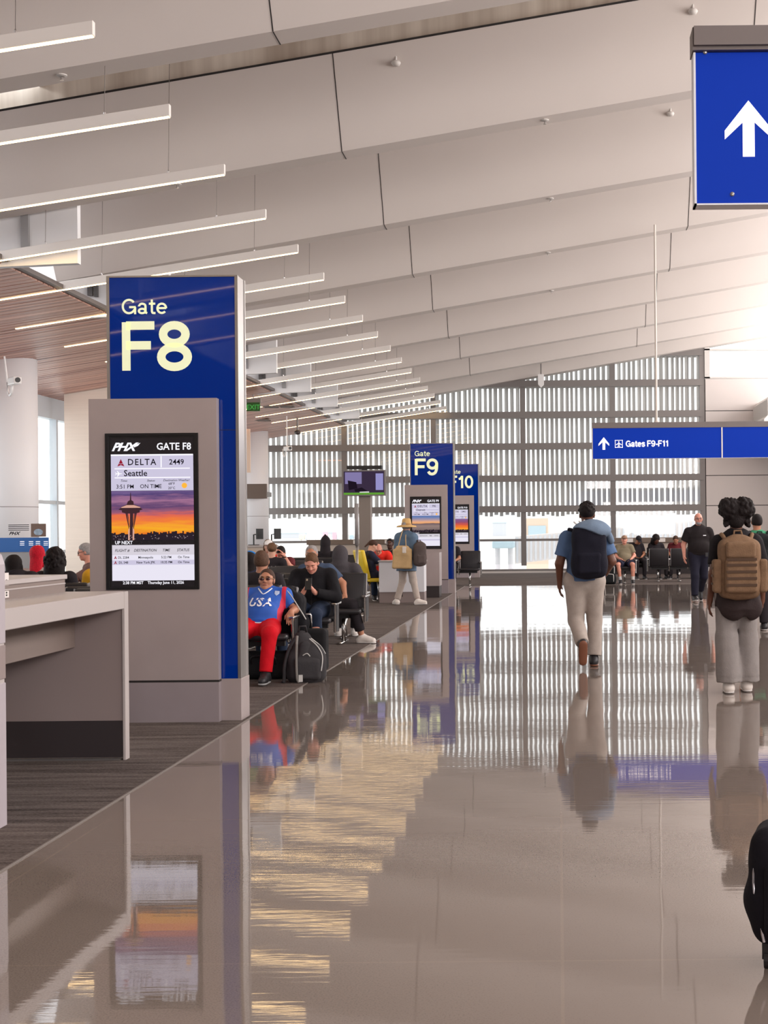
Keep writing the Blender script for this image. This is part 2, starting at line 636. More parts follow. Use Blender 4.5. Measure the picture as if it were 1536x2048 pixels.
struct(MB().box(SX, SX + .1, YB, YW, SZ + .022, SZ + .085).build('edge_trim', mat('grey_edge', (104, 96, 93), .5), soffit))

# white end fins between the soffit and the panels, with a steel post on each
fins, posts, ducts = MB(), MB(), MB()
for n in range(-3, 8):
    Y = PY0 + n * PP + .12
    fins.add([(x, y, z) for x, zs in ((-8.9, (SZ - .1, NZ(-8.9) + .12)), (XP0, (SZ + .0, NZ(XP0) + .12))) for y in (Y, Y + .12) for z in zs], [(0, 1, 3, 2), (4, 6, 7, 5), (0, 4, 5, 1), (2, 3, 7, 6), (0, 2, 6, 4), (1, 5, 7, 3)])
    posts.box(-7.07, -6.97, Y - .06, Y, SZ + .1, NZ(XP0) + .3)
    ducts.box(-7.66, -7.58, Y - .05, Y, SZ + .3, SZ + .52).box(-7.55, -7.49, Y - .05, Y, SZ + .28, SZ + .55)
fin = struct(fins.build('wall_bulkhead_fins', mat('bright_white_paint', (226, 226, 228), .6)))
struct(posts.build('post', mat('galvanised_post', (150, 149, 150), .5), fin))
struct(ducts.build('bracket', mat('dark_bracket', (92, 90, 90), .5), fin))
struct(MB().box(-9.0, -8.9, YB, YW, 4.9, 8.2).build('wall_bulkhead', MATS['bright_white_paint']))
M_SKY = bpy.data.materials.new('frosted_skylight')
M_SKY.use_nodes = True
M_SKY.node_tree.nodes.clear()
_t, _o = M_SKY.node_tree.nodes.new('ShaderNodeBsdfTransparent'), M_SKY.node_tree.nodes.new('ShaderNodeOutputMaterial')
_t.inputs['Color'].default_value = (.6, .6, .61, 1)
M_SKY.node_tree.links.new(_t.outputs[0], _o.inputs['Surface'])
struct(MB().box(-9.0, XP0, YB, YW, 8.0, 8.02).build('window_4', M_SKY))

# ---- linear lights: hung from the white ceiling, running on into the wood soffit
M_BAR = mat('light_housing_white', (222, 216, 211), .45)
M_DIFF = glow('warm_diffuser', (255, 212, 148), 11)
BX0, BX1, BZ1, BS, BH, BW = -8.87, -3.80, 5.62, .15, .125, .062
ORD = ['nearest', 'second', 'third', 'fourth', 'fifth', 'sixth', 'seventh', 'eighth', 'ninth', 'tenth', 'eleventh', 'twelfth', 'thirteenth', 'fourteenth', 'fifteenth', 'sixteenth', 'farthest']


def sheared_bar(x0, x1, y0, y1, h0, h1):
    mb = MB()
    f = lambda X: BS * X
    return mb.add([(x, y, f(x) + h) for x in (x0, x1) for y in (y0, y1) for h in (h0, h1)],
                  [(0, 1, 3, 2), (4, 6, 7, 5), (0, 4, 5, 1), (2, 3, 7, 6), (0, 2, 6, 4), (1, 5, 7, 3)])


first_bar = None
for k in range(-7, 17):
    Y = F * 3.80 * (1.087 + .2133 * k) * 1e-3
    if k < 0:
        lab = 'slim white linear light that shows only as a reflected streak in the glossy blue sign'
    else:
        lab = f'slim white linear pendant light with glowing underside, {ORD[k]} in the row' + ('' if k else ', cut by the frame')
    if first_bar is None:
        t = thing('linear_pendant_light', lab, 'light', (BX1, Y, BZ1), group='linear lights in a row under the ceiling')
        L0 = BX0 - BX1
        sheared_bar(L0, 0, -BW / 2, BW / 2, .005, BH).build('housing', M_BAR, t, bevel=.004, seg=1)
        sheared_bar(L0 + .02, -.01, -BW / 2 + .005, BW / 2 - .005, 0, .0052).build('diffuser', M_DIFF, t)
        for dx in (-.65, -2.9):
            z = BS * dx + BH
            MB().lathe([(.012, z - .01), (.012, z + .025), (.004, z + .04)], (dx, 0, 0), 8).build('cable_grip', M_CHROME, t)
            MB().tube([(dx, 0, z + .02), (dx + .03, 0, NZ(BX1 + dx) - BZ1 + 1.25)], .0035, 5).build('cable', mat('steel_cable', (120, 112, 108), .4, metal=.6), t)
        first_bar = t
    else:
        t = copy_thing(first_bar)
        t.location = (BX1, Y, BZ1)
        t['label'] = lab

# ---- end wall: glazing, corrugated sun screen outside, grey panels to the right
S = F / YW
zw = lambda py, px=1047: at(px, py, YW).z
MX = [-10.42, -7.35, -4.28, -1.20, 1.89, 4.98]
TZ = [zw(708), zw(768), zw(830), zw(893), zw(957), zw(1018)]
fr = MB()
for x in MX:
    fr.box(x - .09, x + .09, YW - .06, YW + .16, .25, 9)
for z in TZ:
    fr.box(XL, 4.98, YW - .10, YW + .14, z - .11, z + .11)
for z in (zw(1080),):
    fr.box(XL, 4.98, YW - .03, YW + .1, z - .04, z + .04)
fr.box(XL, 5.07, YW - .1, YW + .16, zw(1142), zw(1138))
win = struct(fr.build('window_1', M_FRAME))
M_GLASS = bpy.data.materials.new('window_glass')
M_GLASS.use_nodes = True
nt = M_GLASS.node_tree
nt.nodes.clear()
_t, _g, _f, _x, _o = (nt.nodes.new(s) for s in ('ShaderNodeBsdfTransparent', 'ShaderNodeBsdfGlossy', 'ShaderNodeMixShader', 'ShaderNodeMixShader', 'ShaderNodeOutputMaterial'))
_t.inputs['Color'].default_value = (.96, .975, .97, 1)
_g.inputs['Roughness'].default_value = .02
_x.inputs[0].default_value = .05
for a, b in ((_t.outputs[0], _x.inputs[1]), (_g.outputs[0], _x.inputs[2]), (_x.outputs[0], _o.inputs[0])):
    nt.links.new(a, b)
pane = MB()
for i in range(len(MX) - 1):
    pane.box(MX[i] + .09, MX[i + 1] - .09, YW + .04, YW + .06, .3, 8.8)
struct(pane.build('pane', M_GLASS, win))
struct(MB().box(XL, 5.07, YW - .12, YW + .3, 0, zw(1142)).build('wall_curb', mat('pale_curb', (204, 198, 194), .6)))

M_SLAT = mat('corrugated_metal', (176, 172, 171), .5, var=.34, vscale=1, stretch=(11, .02, .02))
_b = M_SLAT.node_tree.nodes['Principled BSDF']
_tr = M_SLAT.node_tree.nodes.new('ShaderNodeBsdfTranslucent')
_tr.inputs['Color'].default_value = (.75, .74, .73, 1)
_ms = M_SLAT.node_tree.nodes.new('ShaderNodeMixShader')
_ms.inputs[0].default_value = .14
for a, b in ((_b.outputs[0], _ms.inputs[1]), (_tr.outputs[0], _ms.inputs[2]), (_ms.outputs[0], M_SLAT.node_tree.nodes['Material Output'].inputs['Surface'])):
    M_SLAT.node_tree.links.new(a, b)
sc = MB()
x = XL
zb = zw(1031)
ys = YW + .75
while x < 4.95:
    w = random.uniform(.10, .145)
    d = random.uniform(.02, .075)
    z0 = zb + random.uniform(-.05, .04)
    e = random.uniform(.3, .7)
    sc.add([(x, ys, z0), (x + w * e, ys + d, z0), (x + w, ys, z0), (x, ys, 9), (x + w * e, ys + d, 9), (x + w, ys, 9)],
           [(0, 1, 4, 3), (1, 2, 5, 4)])
    x += w + random.uniform(.045, .075)
for z in TZ:
    sc.box(XL, 5, ys + .12, ys + .2, z - .06, z + .06)
struct(sc.build('sun_screen', M_SLAT))

# grey panel wall and clerestory at the right of the end wall
zj = [0, zw(1011, 1450), zw(951, 1450), zw(822, 1450), zw(757, 1450)]
gw = MB()
for a, b in zip(zj[:-1], zj[1:]):
    gw.box(5.09, XR, YW - .1, YW + .2, a + .012, b - .012)
wr = struct(gw.build('wall_end', M_GREYWALL))
struct(MB().box(5.07, XR, YW - .07, YW + .18, 0, zj[-1]).build('joint_backing', M_DARKGAP, wr))
fr2 = MB().box(5.07, 5.25, YW - .1, YW + .2, zj[-1], 9).box(5.07, XR, YW - .1, YW + .2, zw(701, 1450), zw(698, 1450)).box(5.07, XR, YW - .1, YW + .2, zj[-1] - .02, zj[-1] + .05)
win2 = struct(fr2.build('window_2', M_WHITE))
struct(MB().box(5.25, XR, YW + .04, YW + .06, zj[-1] + .05, 8.9).build('pane', M_GLASS, win2))
struct(MB().prism([(6.72, at(1525, 800, 44).z), (6.72, at(1525, 832, 44).z), (6.6, at(1520, 840, 44).z), (6.6, 4.3), (XR, 4.3), (XR, at(1525, 790, 44).z), (6.9, at(1525, 790, 44).z)], 'y', 43.6, YW - .1).build('trim_2', MATS['white_paint']))

# right side wall with clerestory, rear wall, left window wall
rw = MB().box(XR, XR + .2, YB, YW + .2, 0, 4.3)
for y in np.arange(YB, YW, 4.25):
    rw.box(XR, XR + .2, y - .1, y + .1, 4.3, 9)
struct(rw.build('wall_right', M_GREYWALL))
struct(MB().box(XL, XR, YB - .2, YB, 0, 9).build('wall_rear', mat('beige_wall', (176, 164, 154), .7)))
lw = MB().box(XL - .2, XL, YB, 14, 0, 4.1).box(XL - .2, XL, 14, YW, 0, .35)
lw.box(XL - .2, XL, YB, YW, 4.05, 5)
for y in np.arange(14.1, YW, 2.35):
    lw.box(XL - .16, XL, y - .05, y + .05, .35, 4.05)
lw.box(XL - .12, XL - .02, 14, YW, 1.06, 1.14).box(XL - .12, XL - .02, 14, YW, 2.16, 2.24)
win3 = struct(lw.build('window_3', mat('pale_blue_frame', (190, 198, 206), .5)))
struct(MB().box(XL - .09, XL - .07, 14, YW, .35, 4.05).build('pane', M_GLASS, win3))

# cream partition behind the first pylon and big round columns
pa = at(130, 1000, 30)
struct(MB().box(pa.x, -8.3, 30, 30.35, 0, soff(-9.4) + .1).build('wall_partition', mat('cream_panel', (226, 212, 200), .6, var=.03, vscale=3, stretch=(.3, 1, 9))))
M_COLUMN = mat('white_column', (222, 222, 226), .5)
for nm, (px, Y) in (('column_1', (14, 25.3)), ('column_2', (503, 44.5))):
    c = at(px, 1000, Y)
    cb = MB().lathe([(.55, 0), (.55, soff(c.x) + .2)], (c.x, Y, 0), 40).build(nm, M_COLUMN, smooth=False)
    struct(cb)
    for p in cb.data.polygons:
        p.use_smooth = len(p.vertices) == 4
    struct(MB().lathe([(.553, 2.0), (.553, 2.012)], (c.x, Y, 0), 40).build('seam', M_FRAME, cb))

# outside: pale apron, distant hangars, light masts, boarding bridge
struct(MB().box(-600, 600, YW + 1.2, 2500, -4.6, -4.5).build('ground_apron', mat('concrete_apron', (226, 222, 216), .8, var=.05, vscale=.05)))
struct(MB().box(-300, XL - 1.5, YB, YW + 1.2, -4.6, -4.5).build('ground_side', MATS['concrete_apron']))
struct(MB().add([(XP0 - .1, YB, 7.1), (XR + .3, YB, 10.2), (XR + .3, YW + 1, 10.2), (XP0 - .1, YW + 1, 7.1)], [(0, 1, 2, 3)]).build('roof', MATS['grey_wall_panel']))

# ------------------------------------------------------------------ gate pylons
PYF = 10.97
_xl, _xr = at(217, 700, PYF).x, at(473.5, 700, PYF).x
PXC = (_xl + _xr) / 2
PHW = (_xr - _xl) / 2
PZT, PZP = at(344, 551, PYF).z, at(455, 1357, PYF).z
HX0, HX1 = at(178.5, 980, 10.87).x - PXC, at(434.5, 1000, 10.87).x - PXC
HZT, HZS = at(300, 797, 10.87).z, at(345, 1362, 10.87).z
DXC, DZC = at(305.5, 1024, 10.87).x - PXC, at(305.5, 1024, 10.87).z
U = 1 / 1558.7
E_LAV, E_WHITE, E_DARK = glow('screen_lavender', (212, 206, 230), .76), glow('screen_white', (236, 232, 246), .8), mat('screen_black', (30, 27, 33), .25)
E_GREY, E_INK, E_RED, E_SUN = glow('screen_pale_grey', (222, 216, 226), .76), mat('screen_ink', (16, 12, 26), .9, spec=.05), glow('screen_red', (150, 30, 52), .8), glow('screen_sun', (240, 170, 60), 1.0)
E_LINE = glow('screen_line', (246, 244, 252), .9)


def picture_material(name, stops, seed, wob=.35):
    """a landscape photograph shown on a screen: bands of cloud over a skyline"""
    m = bpy.data.materials.new(name)
    m.use_nodes = True
    nt = m.node_tree
    nt.nodes.clear()
    L = nt.links.new
    tc = nt.nodes.new('ShaderNodeTexCoord')
    sep = nt.nodes.new('ShaderNodeSeparateXYZ')
    L(tc.outputs['Generated'], sep.inputs[0])
    mp = nt.nodes.new('ShaderNodeMapping')
    mp.inputs['Location'].default_value = (seed, seed * 2, 0)
    mp.inputs['Scale'].default_value = (2.0, 1, 9.0)
    mp.inputs['Rotation'].default_value = (0, R(9), 0)
    L(tc.outputs['Generated'], mp.inputs['Vector'])
    n = nt.nodes.new('ShaderNodeTexNoise')
    n.inputs['Scale'].default_value = 1.1
    n.inputs['Detail'].default_value = 6
    n.inputs['Roughness'].default_value = .6
    L(mp.outputs['Vector'], n.inputs['Vector'])
    a = nt.nodes.new('ShaderNodeMath')
    a.operation = 'MULTIPLY_ADD'
    a.inputs[1].default_value = wob
    L(n.outputs['Fac'], a.inputs[0])
    L(sep.outputs['Z'], a.inputs[2])
    s = nt.nodes.new('ShaderNodeMath')
    s.operation = 'SUBTRACT'
    s.inputs[1].default_value = wob / 2
    L(a.outputs[0], s.inputs[0])
    r = nt.nodes.new('ShaderNodeValToRGB')
    cr = r.color_ramp
    while len(cr.elements) < len(stops):
        cr.elements.new(.5)
    for e, (p, c) in zip(cr.elements, stops):
        e.position, e.color = p, lin(c) + (1,)
    L(s.outputs[0], r.inputs['Fac'])
    e = nt.nodes.new('ShaderNodeEmission')
    e.inputs['Strength'].default_value = .8
    L(r.outputs['Color'], e.inputs['Color'])
    o = nt.nodes.new('ShaderNodeOutputMaterial')
    L(e.outputs[0], o.inputs['Surface'])
    return m


SUNSET = picture_material('sunset_picture', [(0, (236, 120, 40)), (.16, (250, 176, 44)), (.30, (244, 128, 60)), (.44, (226, 104, 84)), (.52, (150, 92, 120)), (.66, (98, 70, 112)), (.78, (170, 118, 150)), (.9, (88, 70, 120)), (1, (120, 98, 146))], 3.1)
HARBOUR = picture_material('harbour_picture', [(0, (120, 104, 104)), (.30, (150, 128, 122)), (.46, (110, 92, 98)), (.5, (240, 170, 110)), (.62, (226, 170, 140)), (.74, (168, 150, 164)), (.9, (110, 130, 178)), (1, (92, 118, 176))], 5.7, .12)
PINKDUSK = picture_material('dusk_picture', [(0, (250, 180, 60)), (.25, (248, 130, 44)), (.5, (214, 90, 70)), (.7, (150, 80, 110)), (1, (130, 96, 150))], 9.4)


def gate_screen(par, gate, flight, dest, time, status, picture, rows, clock, tower, weather=True):
    """display frame at the local origin; sub-parts are the lit areas and print of the screen"""
    X = lambda zx: (zx - 653) * U
    Z = lambda zy: (1018 - zy) * U
    fr = MB()
    x0, x1, z0, z1 = X(72), X(1222), Z(1980), Z(42)
    xi0, xi1, zi0, zi1 = X(112), X(1186), Z(1950), Z(72)
    fr.box(x0, xi0, -.012, .02, z0, z1).box(xi1, x1, -.012, .02, z0, z1).box(xi0, xi1, -.012, .02, z0, zi0).box(xi0, xi1, -.012, .02, zi1, z1)
    fr.box(xi0, xi1, 0, .02, zi0, zi1)
    d = fr.build('display', mat('display_bezel', (14, 13, 16), .3), par, loc=(DXC, -.10, DZC))
    y = -.001
    rect = lambda mb, a, b, c, e, dy=0: mb.add([(X(a), y - dy, Z(e)), (X(b), y - dy, Z(e)), (X(b), y - dy, Z(c)), (X(a), y - dy, Z(c))], [(0, 1, 2, 3)])
    rect(MB(), 135, 1165, 100, 1960).build('screen_ground', E_DARK, d)
    rect(MB(), 140, 1162, 302, 752, .001).build('screen_panel', E_LAV, d)
    ln = MB()
    for q in ((140, 1158, 300, 318), (757, 771, 325, 465), (185, 1120, 472, 484), (185, 1125, 585, 597)):
        rect(ln, *q, .0016)
    ln.build('screen_rule', E_LINE, d)
    if picture:
        rect(MB(), 142, 1164, 755, 1296, .001).build('screen_picture', picture, d)
    tb = MB()
    rect(tb, 145, 1165, 1425, 1550, .001)
    tb.build('table_heading', E_GREY, d)
    tb = MB()
    rect(tb, 145, 1165, 1550, 1868, .001)
    tb.build('table_body', E_WHITE, d)
    tb = MB()
    rect(tb, 145, 1165, 1614, 1672, .0014)
    tb.build('table_row', E_LAV, d)
    def T(nm, s, size, zx, zy, m=E_INK, **k):
        mb = MB()
        small_text(mb, s, size * U * 1.42, X(zx), Z(zy), y - .002, **k)
        return mb.build(nm, m, d) if s else None
    T('gate_title', gate, 86, 1138, 246, E_LINE, align='RIGHT', bold=.018, sx=.94)
    T('section_title', 'UP NEXT', 40, 182, 1414, E_LINE, bold=.02, sx=.95)
    T('clock_line', clock, 35, 655, 1911, E_LINE, align='CENTER', bold=.018, sx=.95)
    wm = MB()                                   # the airport wordmark: slanted, heavy
    small_text(wm, 'PHX', 98 * U * 1.42, X(150), Z(254), y - .002, bold=.035, shear=.42, sx=1.13, gap=.86)
    wm.add([(X(425), y - .002, Z(190)), (X(510), y - .002, Z(158)), (X(478), y - .002, Z(196)), (X(430), y - .002, Z(215))], [(0, 1, 2, 3)])
    wm.build('wordmark', E_LINE, d)
    T('airline_name', 'DELTA', 78, 346, 434, gap=1.22, bold=.012, sx=.93)
    T('flight_number', flight, 66, 955, 430, align='CENTER', bold=.014)
    T('destination', dest, 76, 298, 570, bold=.012)
    T('time_caption', 'Time:', 27, 300, 640, align='CENTER', shear=.25, bold=.008)
    T('status_caption', 'Status:', 27, 636, 640, align='CENTER', shear=.25, bold=.008)
    T('weather_caption', 'Destination Weather:', 27, 952, 638, align='CENTER', shear=.25, bold=.008, sx=.98)
    T('time_text', time, 50, 314, 724, align='CENTER', bold=.006, sx=.95)
    T('status_text', status, 50, 634, 722, align='CENTER', bold=.006, sx=.95)
    if weather:
        T('temperature', '68°F', 30, 892, 682, align='CENTER', bold=.01)
        T('temperature', '20°C', 30, 892, 736, align='CENTER', bold=.01)
    for s, q in (('FLIGHT #', 270), ('DESTINATION', 556), ('TIME', 815), ('STATUS', 1026)):
        T('column_heading', s, 33, q, 1508, align='CENTER', shear=.22, sx=.93, bold=.012)
    for (a, b, c, e), zy in zip(rows, (1594, 1656)):
        for s, q in ((a, 286), (b, 562), (c, 818), (e, 1033)):
            T('table_entry', s, 29, q, zy, align='CENTER', bold=.014, sx=.95)
    red = MB()
    for cx, cy, s in ((264, 450, 44), (187, 1600, 20), (187, 1662, 20)):
        P = lambda a, b: (X(cx + a * s), y - .002, Z(cy - b * s))
        red.add([P(0, 2.1), P(.55, .95), P(0, .72), P(-.55, .95)], [(0, 1, 2, 3)])
        red.add([P(-.58, .85), P(0, .60), P(.58, .85), P(1, .0), P(0, .38), P(-1, 0)], [(0, 1, 4, 5), (1, 2, 3, 4)])
    red.build('airline_emblem', E_RED, d)
    pl = MB()
    Q = lambda a, b: (X(a), y - .002, Z(b))
    pl.add([Q(200, 534), Q(275, 536), Q(275, 544), Q(200, 546)], [(0, 1, 2, 3)]).add([Q(228, 536), Q(214, 506), Q(224, 506), Q(248, 536)], [(0, 1, 2, 3)])
    pl.add([Q(228, 544), Q(214, 576), Q(224, 576), Q(248, 544)], [(0, 1, 2, 3)]).add([Q(200, 540), Q(192, 522), Q(198, 522), Q(210, 540), Q(198, 558), Q(192, 558)], [(0, 1, 2, 3), (0, 3, 4, 5)])
    pl.build('aeroplane_icon', E_LINE, d)
    if weather:
        MB().add([(X(1050 + 34 * math.cos(t)), y - .002, Z(692 + 34 * math.sin(t))) for t in np.linspace(0, 2 * math.pi, 21)[:-1]], [tuple(range(20))]).build('sun_icon', E_SUN, d)
    if tower:
        tw = MB()
        G = lambda *ps: tw.add([(X(a), y - .002, Z(b)) for a, b in ps], [tuple(range(len(ps)))])
        G((230, 985), (262, 962), (262, 952), (332, 922), (345, 885), (372, 868), (378, 775), (384, 775), (390, 868), (416, 885), (420, 922), (500, 952), (500, 962), (530, 985), (494, 996), (492, 1022), (440, 1034), (322, 1034), (272, 1020), (272, 996))
        G((372, 1030), (412, 1030), (402, 1365), (366, 1365))
        for sgn in (-1, 1):
            o = 386
            G((o + sgn * 70, 1030), (o + sgn * 52, 1030), (o + sgn * 22, 1230), (o + sgn * 30, 1230))
            G((o + sgn * 50, 1030), (o + sgn * 40, 1030), (o + sgn * 17, 1200), (o + sgn * 22, 1200))
        tw.build('tower_silhouette', glow('tower_dark', (66, 42, 48), .8), d)
        tl = MB()
        tl.add([(X(a), y - .0022, Z(b)) for a, b in ((348, 1250), (366, 1200), (366, 1365), (346, 1365))], [(0, 1, 2, 3)])
        tl.add([(X(a), y - .0022, Z(b)) for a, b in ((404, 1200), (424, 1250), (420, 1365), (402, 1365))], [(0, 1, 2, 3)])
        tl.add([(X(a), y - .0022, Z(b)) for a, b in ((264, 955), (332, 930), (420, 930), (500, 955), (500, 964), (264, 964))], [tuple(range(6))])
        tl.build('tower_highlight', glow('tower_pale', (220, 168, 150), .8), d)
    ct = MB()
    rnd = random.Random(4)
    pts = [(142, 1366), (142, 1285)]
    zx = 142
    while zx < 1150:
        h = rnd.uniform(1268, 1296) if zx < 560 else rnd.uniform(1255, 1292)
        w = rnd.uniform(12, 34)
        pts += [(zx, h), (min(zx + w, 1164), h)]
        zx += w
    pts += [(1164, 1285), (1164, 1366)]
    if picture:
        ct.add([(X(a), y - .0018, Z(b)) for a, b in pts], [tuple(range(len(pts)))])
        ct.build('city_skyline', glow('skyline_dark', (44, 34, 44), .8), d)
        sp = MB()
        for i in range(46):
            a, b = rnd.uniform(150, 1150), rnd.uniform(1305, 1352)
            sp.add([(X(p), y - .0021, Z(q)) for p, q in ((a, b), (a + rnd.uniform(6, 20), b), (a + 8, b + 7))], [(0, 1, 2)])
        sp.build('city_lights', glow('city_glints', (196, 176, 180), .8), d)
    return d


def pylon(loc, label, number, args):
    t = thing('gate_pylon', label, 'gate sign', loc, group='blue gate number pylons')
    D = .26
    MB().box(-PHW + .012, PHW - .012, 0, D, PZP, PZT - .012).build('sign_panel', M_BLUE, t)
    sp = [c for c in t.children][0]
    u = 2 * PHW / 257.0                         # metres per photo pixel on the panel
    g = MB()
    Zp = lambda py: PZT - (py - 551) * u
    sign_text(g, 'Gate', 31 * u, -PHW + (244 - 217) * u, Zp(628), -.003, .14, 1.15)
    if len(number) == 2:
        sign_text(g, number, 97 * u, -PHW + (245 - 217) * u, Zp(741), -.003, .175, 1.075)
    else:
        sign_text(g, number, 97 * u, -PHW + (245 - 217) * u, Zp(741), -.003, .175, 1.04)
    g.build('lettering', M_LETTER, sp)
    MB().box(HX1 - .02, PHW - .011, -.002, .001, Zp(861) - .004, Zp(861)).build('panel_joint', M_DARKGAP, sp)
    f = MB()
    for s in (-1, 1):
        f.box(s * PHW - .012, s * PHW + .012, -.006, .02, PZP, PZT)
        f.box(s * PHW - .012, s * PHW + .012, D - .02, D + .006, PZP, PZT)
        f.box(s * PHW - .006, s * PHW + .004, .02, D - .02, PZP, PZT)
    f.box(-PHW, PHW, -.008, D + .008, PZT - .014, PZT)
    f.build('edge_frame', M_SILVER, t)
    MB().box(-PHW - .02, PHW + .016, -.014, D + .014, 0, PZP).build('plinth', M_HOUSING, t, bevel=.003, seg=1)
    h = MB()
    dx0, dx1, dz0, dz1 = DXC + (72 - 653) * U - .002, DXC + (1222 - 653) * U + .002, DZC + (1018 - 1980) * U - .002, DZC + (1018 - 42) * U + .002
    h.box(HX0, dx0, -.10, -.016, HZS + .006, HZT).box(dx1, HX1, -.10, -.016, HZS + .006, HZT)
    h.box(dx0, dx1, -.10, -.016, HZS + .006, dz0).box(dx0, dx1, -.10, -.016, dz1, HZT).box(dx0, dx1, -.06, -.016, dz0, dz1)
    h.build('housing', M_HOUSING, t)
    MB().box(HX0, HX1, -.09, -.016, HZS - .012, HZS + .006).build('shadow_gap', M_DARKGAP, t)
    MB().box(HX0, HX1, -.10, -.016, 0, HZS - .012).build('housing_base', mat('brushed_grey_base', (156, 146, 150), .42, metal=.35, var=.05, vscale=2.2), t)
    d = gate_screen(t, *args)
    return t


pylon((PXC, PYF, 0), 'tall blue pylon reading Gate F8 in a grey housing with large flight screen', 'F8',
      ('GATE F8', '2449', 'Seattle', '3:51 PM', 'ON TIME', SUNSET, [('DL 2284', 'Minneapolis', '5:22 PM', 'On Time'), ('DL 548', 'New York JFK', '10:35 PM', 'On Time')], '2:38 PM MST    Thursday June 11, 2026', True))
YF9 = 32.5
s9 = at(907.5, 1000, YF9).x - PHW
pylon((s9, YF9, 0), 'blue pylon reading Gate F9 behind the woman in the straw hat', 'F9',
      ('GATE F9', '795', 'Detroit', '3:45 PM', '4:25 PM', HARBOUR, [], '', False))
YF10 = 43.0
pylon((at(957, 1000, YF10).x - PHW, YF10, 0), 'farthest blue pylon reading Gate F10, half hidden behind another pylon', 'F10',
      ('GATE F10', '2442', '', '', '', PINKDUSK, [], '', False))

# ------------------------------------------------------------------ hanging signs
def arrow(mb, cx, cz, w, y):
    """upward arrow, w = half width"""
    P = lambda a, b: (cx + a * w, y, cz + b * w)
    a = [P(0, 1.2), P(1, -.05), P(1, -.42), P(.25, .28), P(.25, -1.15), P(-.25, -1.15), P(-.25, .28), P(-1, -.42), P(-1, -.05)]
    return mb.add(a, [(0, 1, 2, 3), (0, 3, 6), (3, 4, 5, 6), (0, 6, 7, 8)])


Y = 25.7
a0, a1 = at(1184.5, 918, Y), at(1184.5, 857, Y)
x0, x1, z0, z1 = a0.x, a0.x + 6.6, a0.z, a1.z
s1 = thing('hanging_sign', 'long blue hanging sign pointing to Gates F9-F11', 'sign', (x0, Y, z0))
MB().box(0, x1 - x0, -.05, .05, z1 - z0, z1 - z0 + .105).build('housing', mat('sign_housing', (112, 104, 102), .45, metal=.3), s1)
fc = MB().box(.01, x1 - x0, -.035, .035, 0, z1 - z0).build('sign_face', M_SIGNBLUE, s1)
px = lambda x, y: (at(x, y, Y).x - x0, at(x, y, Y).z - z0)
m = MB()
c = px(1207.5, 887.5)
arrow(m, c[0], c[1], .100, -.037)
m.build('arrow', M_WLETTER, fc)
m = MB()
c = px(1251.5, 893.7)
sign_text(m, 'Gates F9-F11', .113, c[0], c[1], -.037, .185)
m.build('lettering', M_WLETTER, fc)
m = MB()
c = px(1237.5, 888)
q = .072
for a, b, e, f in ((-q, q, q - .01, q), (-q, q, -q, -q + .01), (-q, -q + .01, -q, q), (q - .01, q, -q, q)):
    m.add([(c[0] + a, -.037, c[1] + e), (c[0] + b, -.037, c[1] + e), (c[0] + b, -.037, c[1] + f), (c[0] + a, -.037, c[1] + f)], [(0, 1, 2, 3)])
P = lambda a, b: (c[0] + a * q, -.037, c[1] + b * q)
m.add([P(-.1, .7), P(.1, .7), P(.1, -.6), P(-.1, -.6)], [(0, 1, 2, 3)]).add([P(-.1, .25), P(-.75, -.15), P(-.75, -.3), P(-.1, -.1)], [(0, 1, 2, 3)]).add([P(.1, .25), P(.75, -.15), P(.75, -.3), P(.1, -.1)], [(0, 1, 2, 3)])
m.add([P(0, -.4), P(-.35, -.6), P(-.35, -.7), P(.35, -.7), P(.35, -.6)], [(0, 1, 2, 3, 4)])
m.build('aeroplane_icon', M_WLETTER, fc)
dv = px(1443.5, 880)
MB().box(dv[0] - .012, dv[0] + .012, -.045, .045, -.004, z1 - z0 + .004).build('divider', M_SILVER, s1)
MB().box(0, .012, -.04, .04, 0, z1 - z0).box(0, x1 - x0, -.04, .04, -.006, 0).build('edge_trim', M_SILVER, s1)
for xr in (px(1313, 840)[0], px(1313, 840)[0] + 3.6):
    MB().tube([(xr, 0, z1 - z0 + .1), (xr, 0, NZ(x0 + xr) - z0 + .05)], .022, 10).lathe([(.05, z1 - z0 + .1), (.05, z1 - z0 + .13)], (xr, 0, 0), 12).build('rod', mat('pale_rod', (205, 196, 188), .45), s1)

Y = 5.2
a0, a1 = at(1389.5, 415, Y), at(1389.5, 112, Y)
x0, z0, z1 = a0.x, a0.z, a1.z
s2 = thing('hanging_sign', 'close blue hanging sign with a big white upward arrow at top right', 'sign', (x0, Y, z0))
W2 = 2.4
MB().box(-.008, W2, -.055, .055, z1 - z0 + .004, z1 - z0 + .09).box(-.004, W2, -.07, .07, z1 - z0 + .018, z1 - z0 + .09).build('housing', MATS['sign_housing'], s2)
fc = MB().box(.004, W2, -.035, .035, .006, z1 - z0).build('sign_face', M_SIGNBLUE, s2)
px = lambda x, y: (at(x, y, Y).x - x0, at(x, y, Y).z - z0)
m = MB()
c = px(1494.5, 264)
arrow(m, c[0], c[1], 47.5 / (F / Y), -.037)
m.build('arrow', M_WLETTER, fc)
MB().box(-.004, .004, -.04, .04, 0, z1 - z0).box(-.004, W2, -.04, .04, 0, .006).build('edge_trim', mat('white_edge', (225, 228, 236), .4), s2)
for bx, by in ((1462, 393), (1408, 111)):
    c = px(bx, by)
    MB().ball((c[0], -.037, c[1]), .009, 6, sy=.6).build('screw', M_SILVER, s2)
for xr in (.5, 1.9):
    MB().tube([(xr, 0, z1 - z0 + .09), (xr, 0, NZ(x0 + xr) - z0 + .05)], .022, 10).build('rod', MATS['pale_rod'], s2)

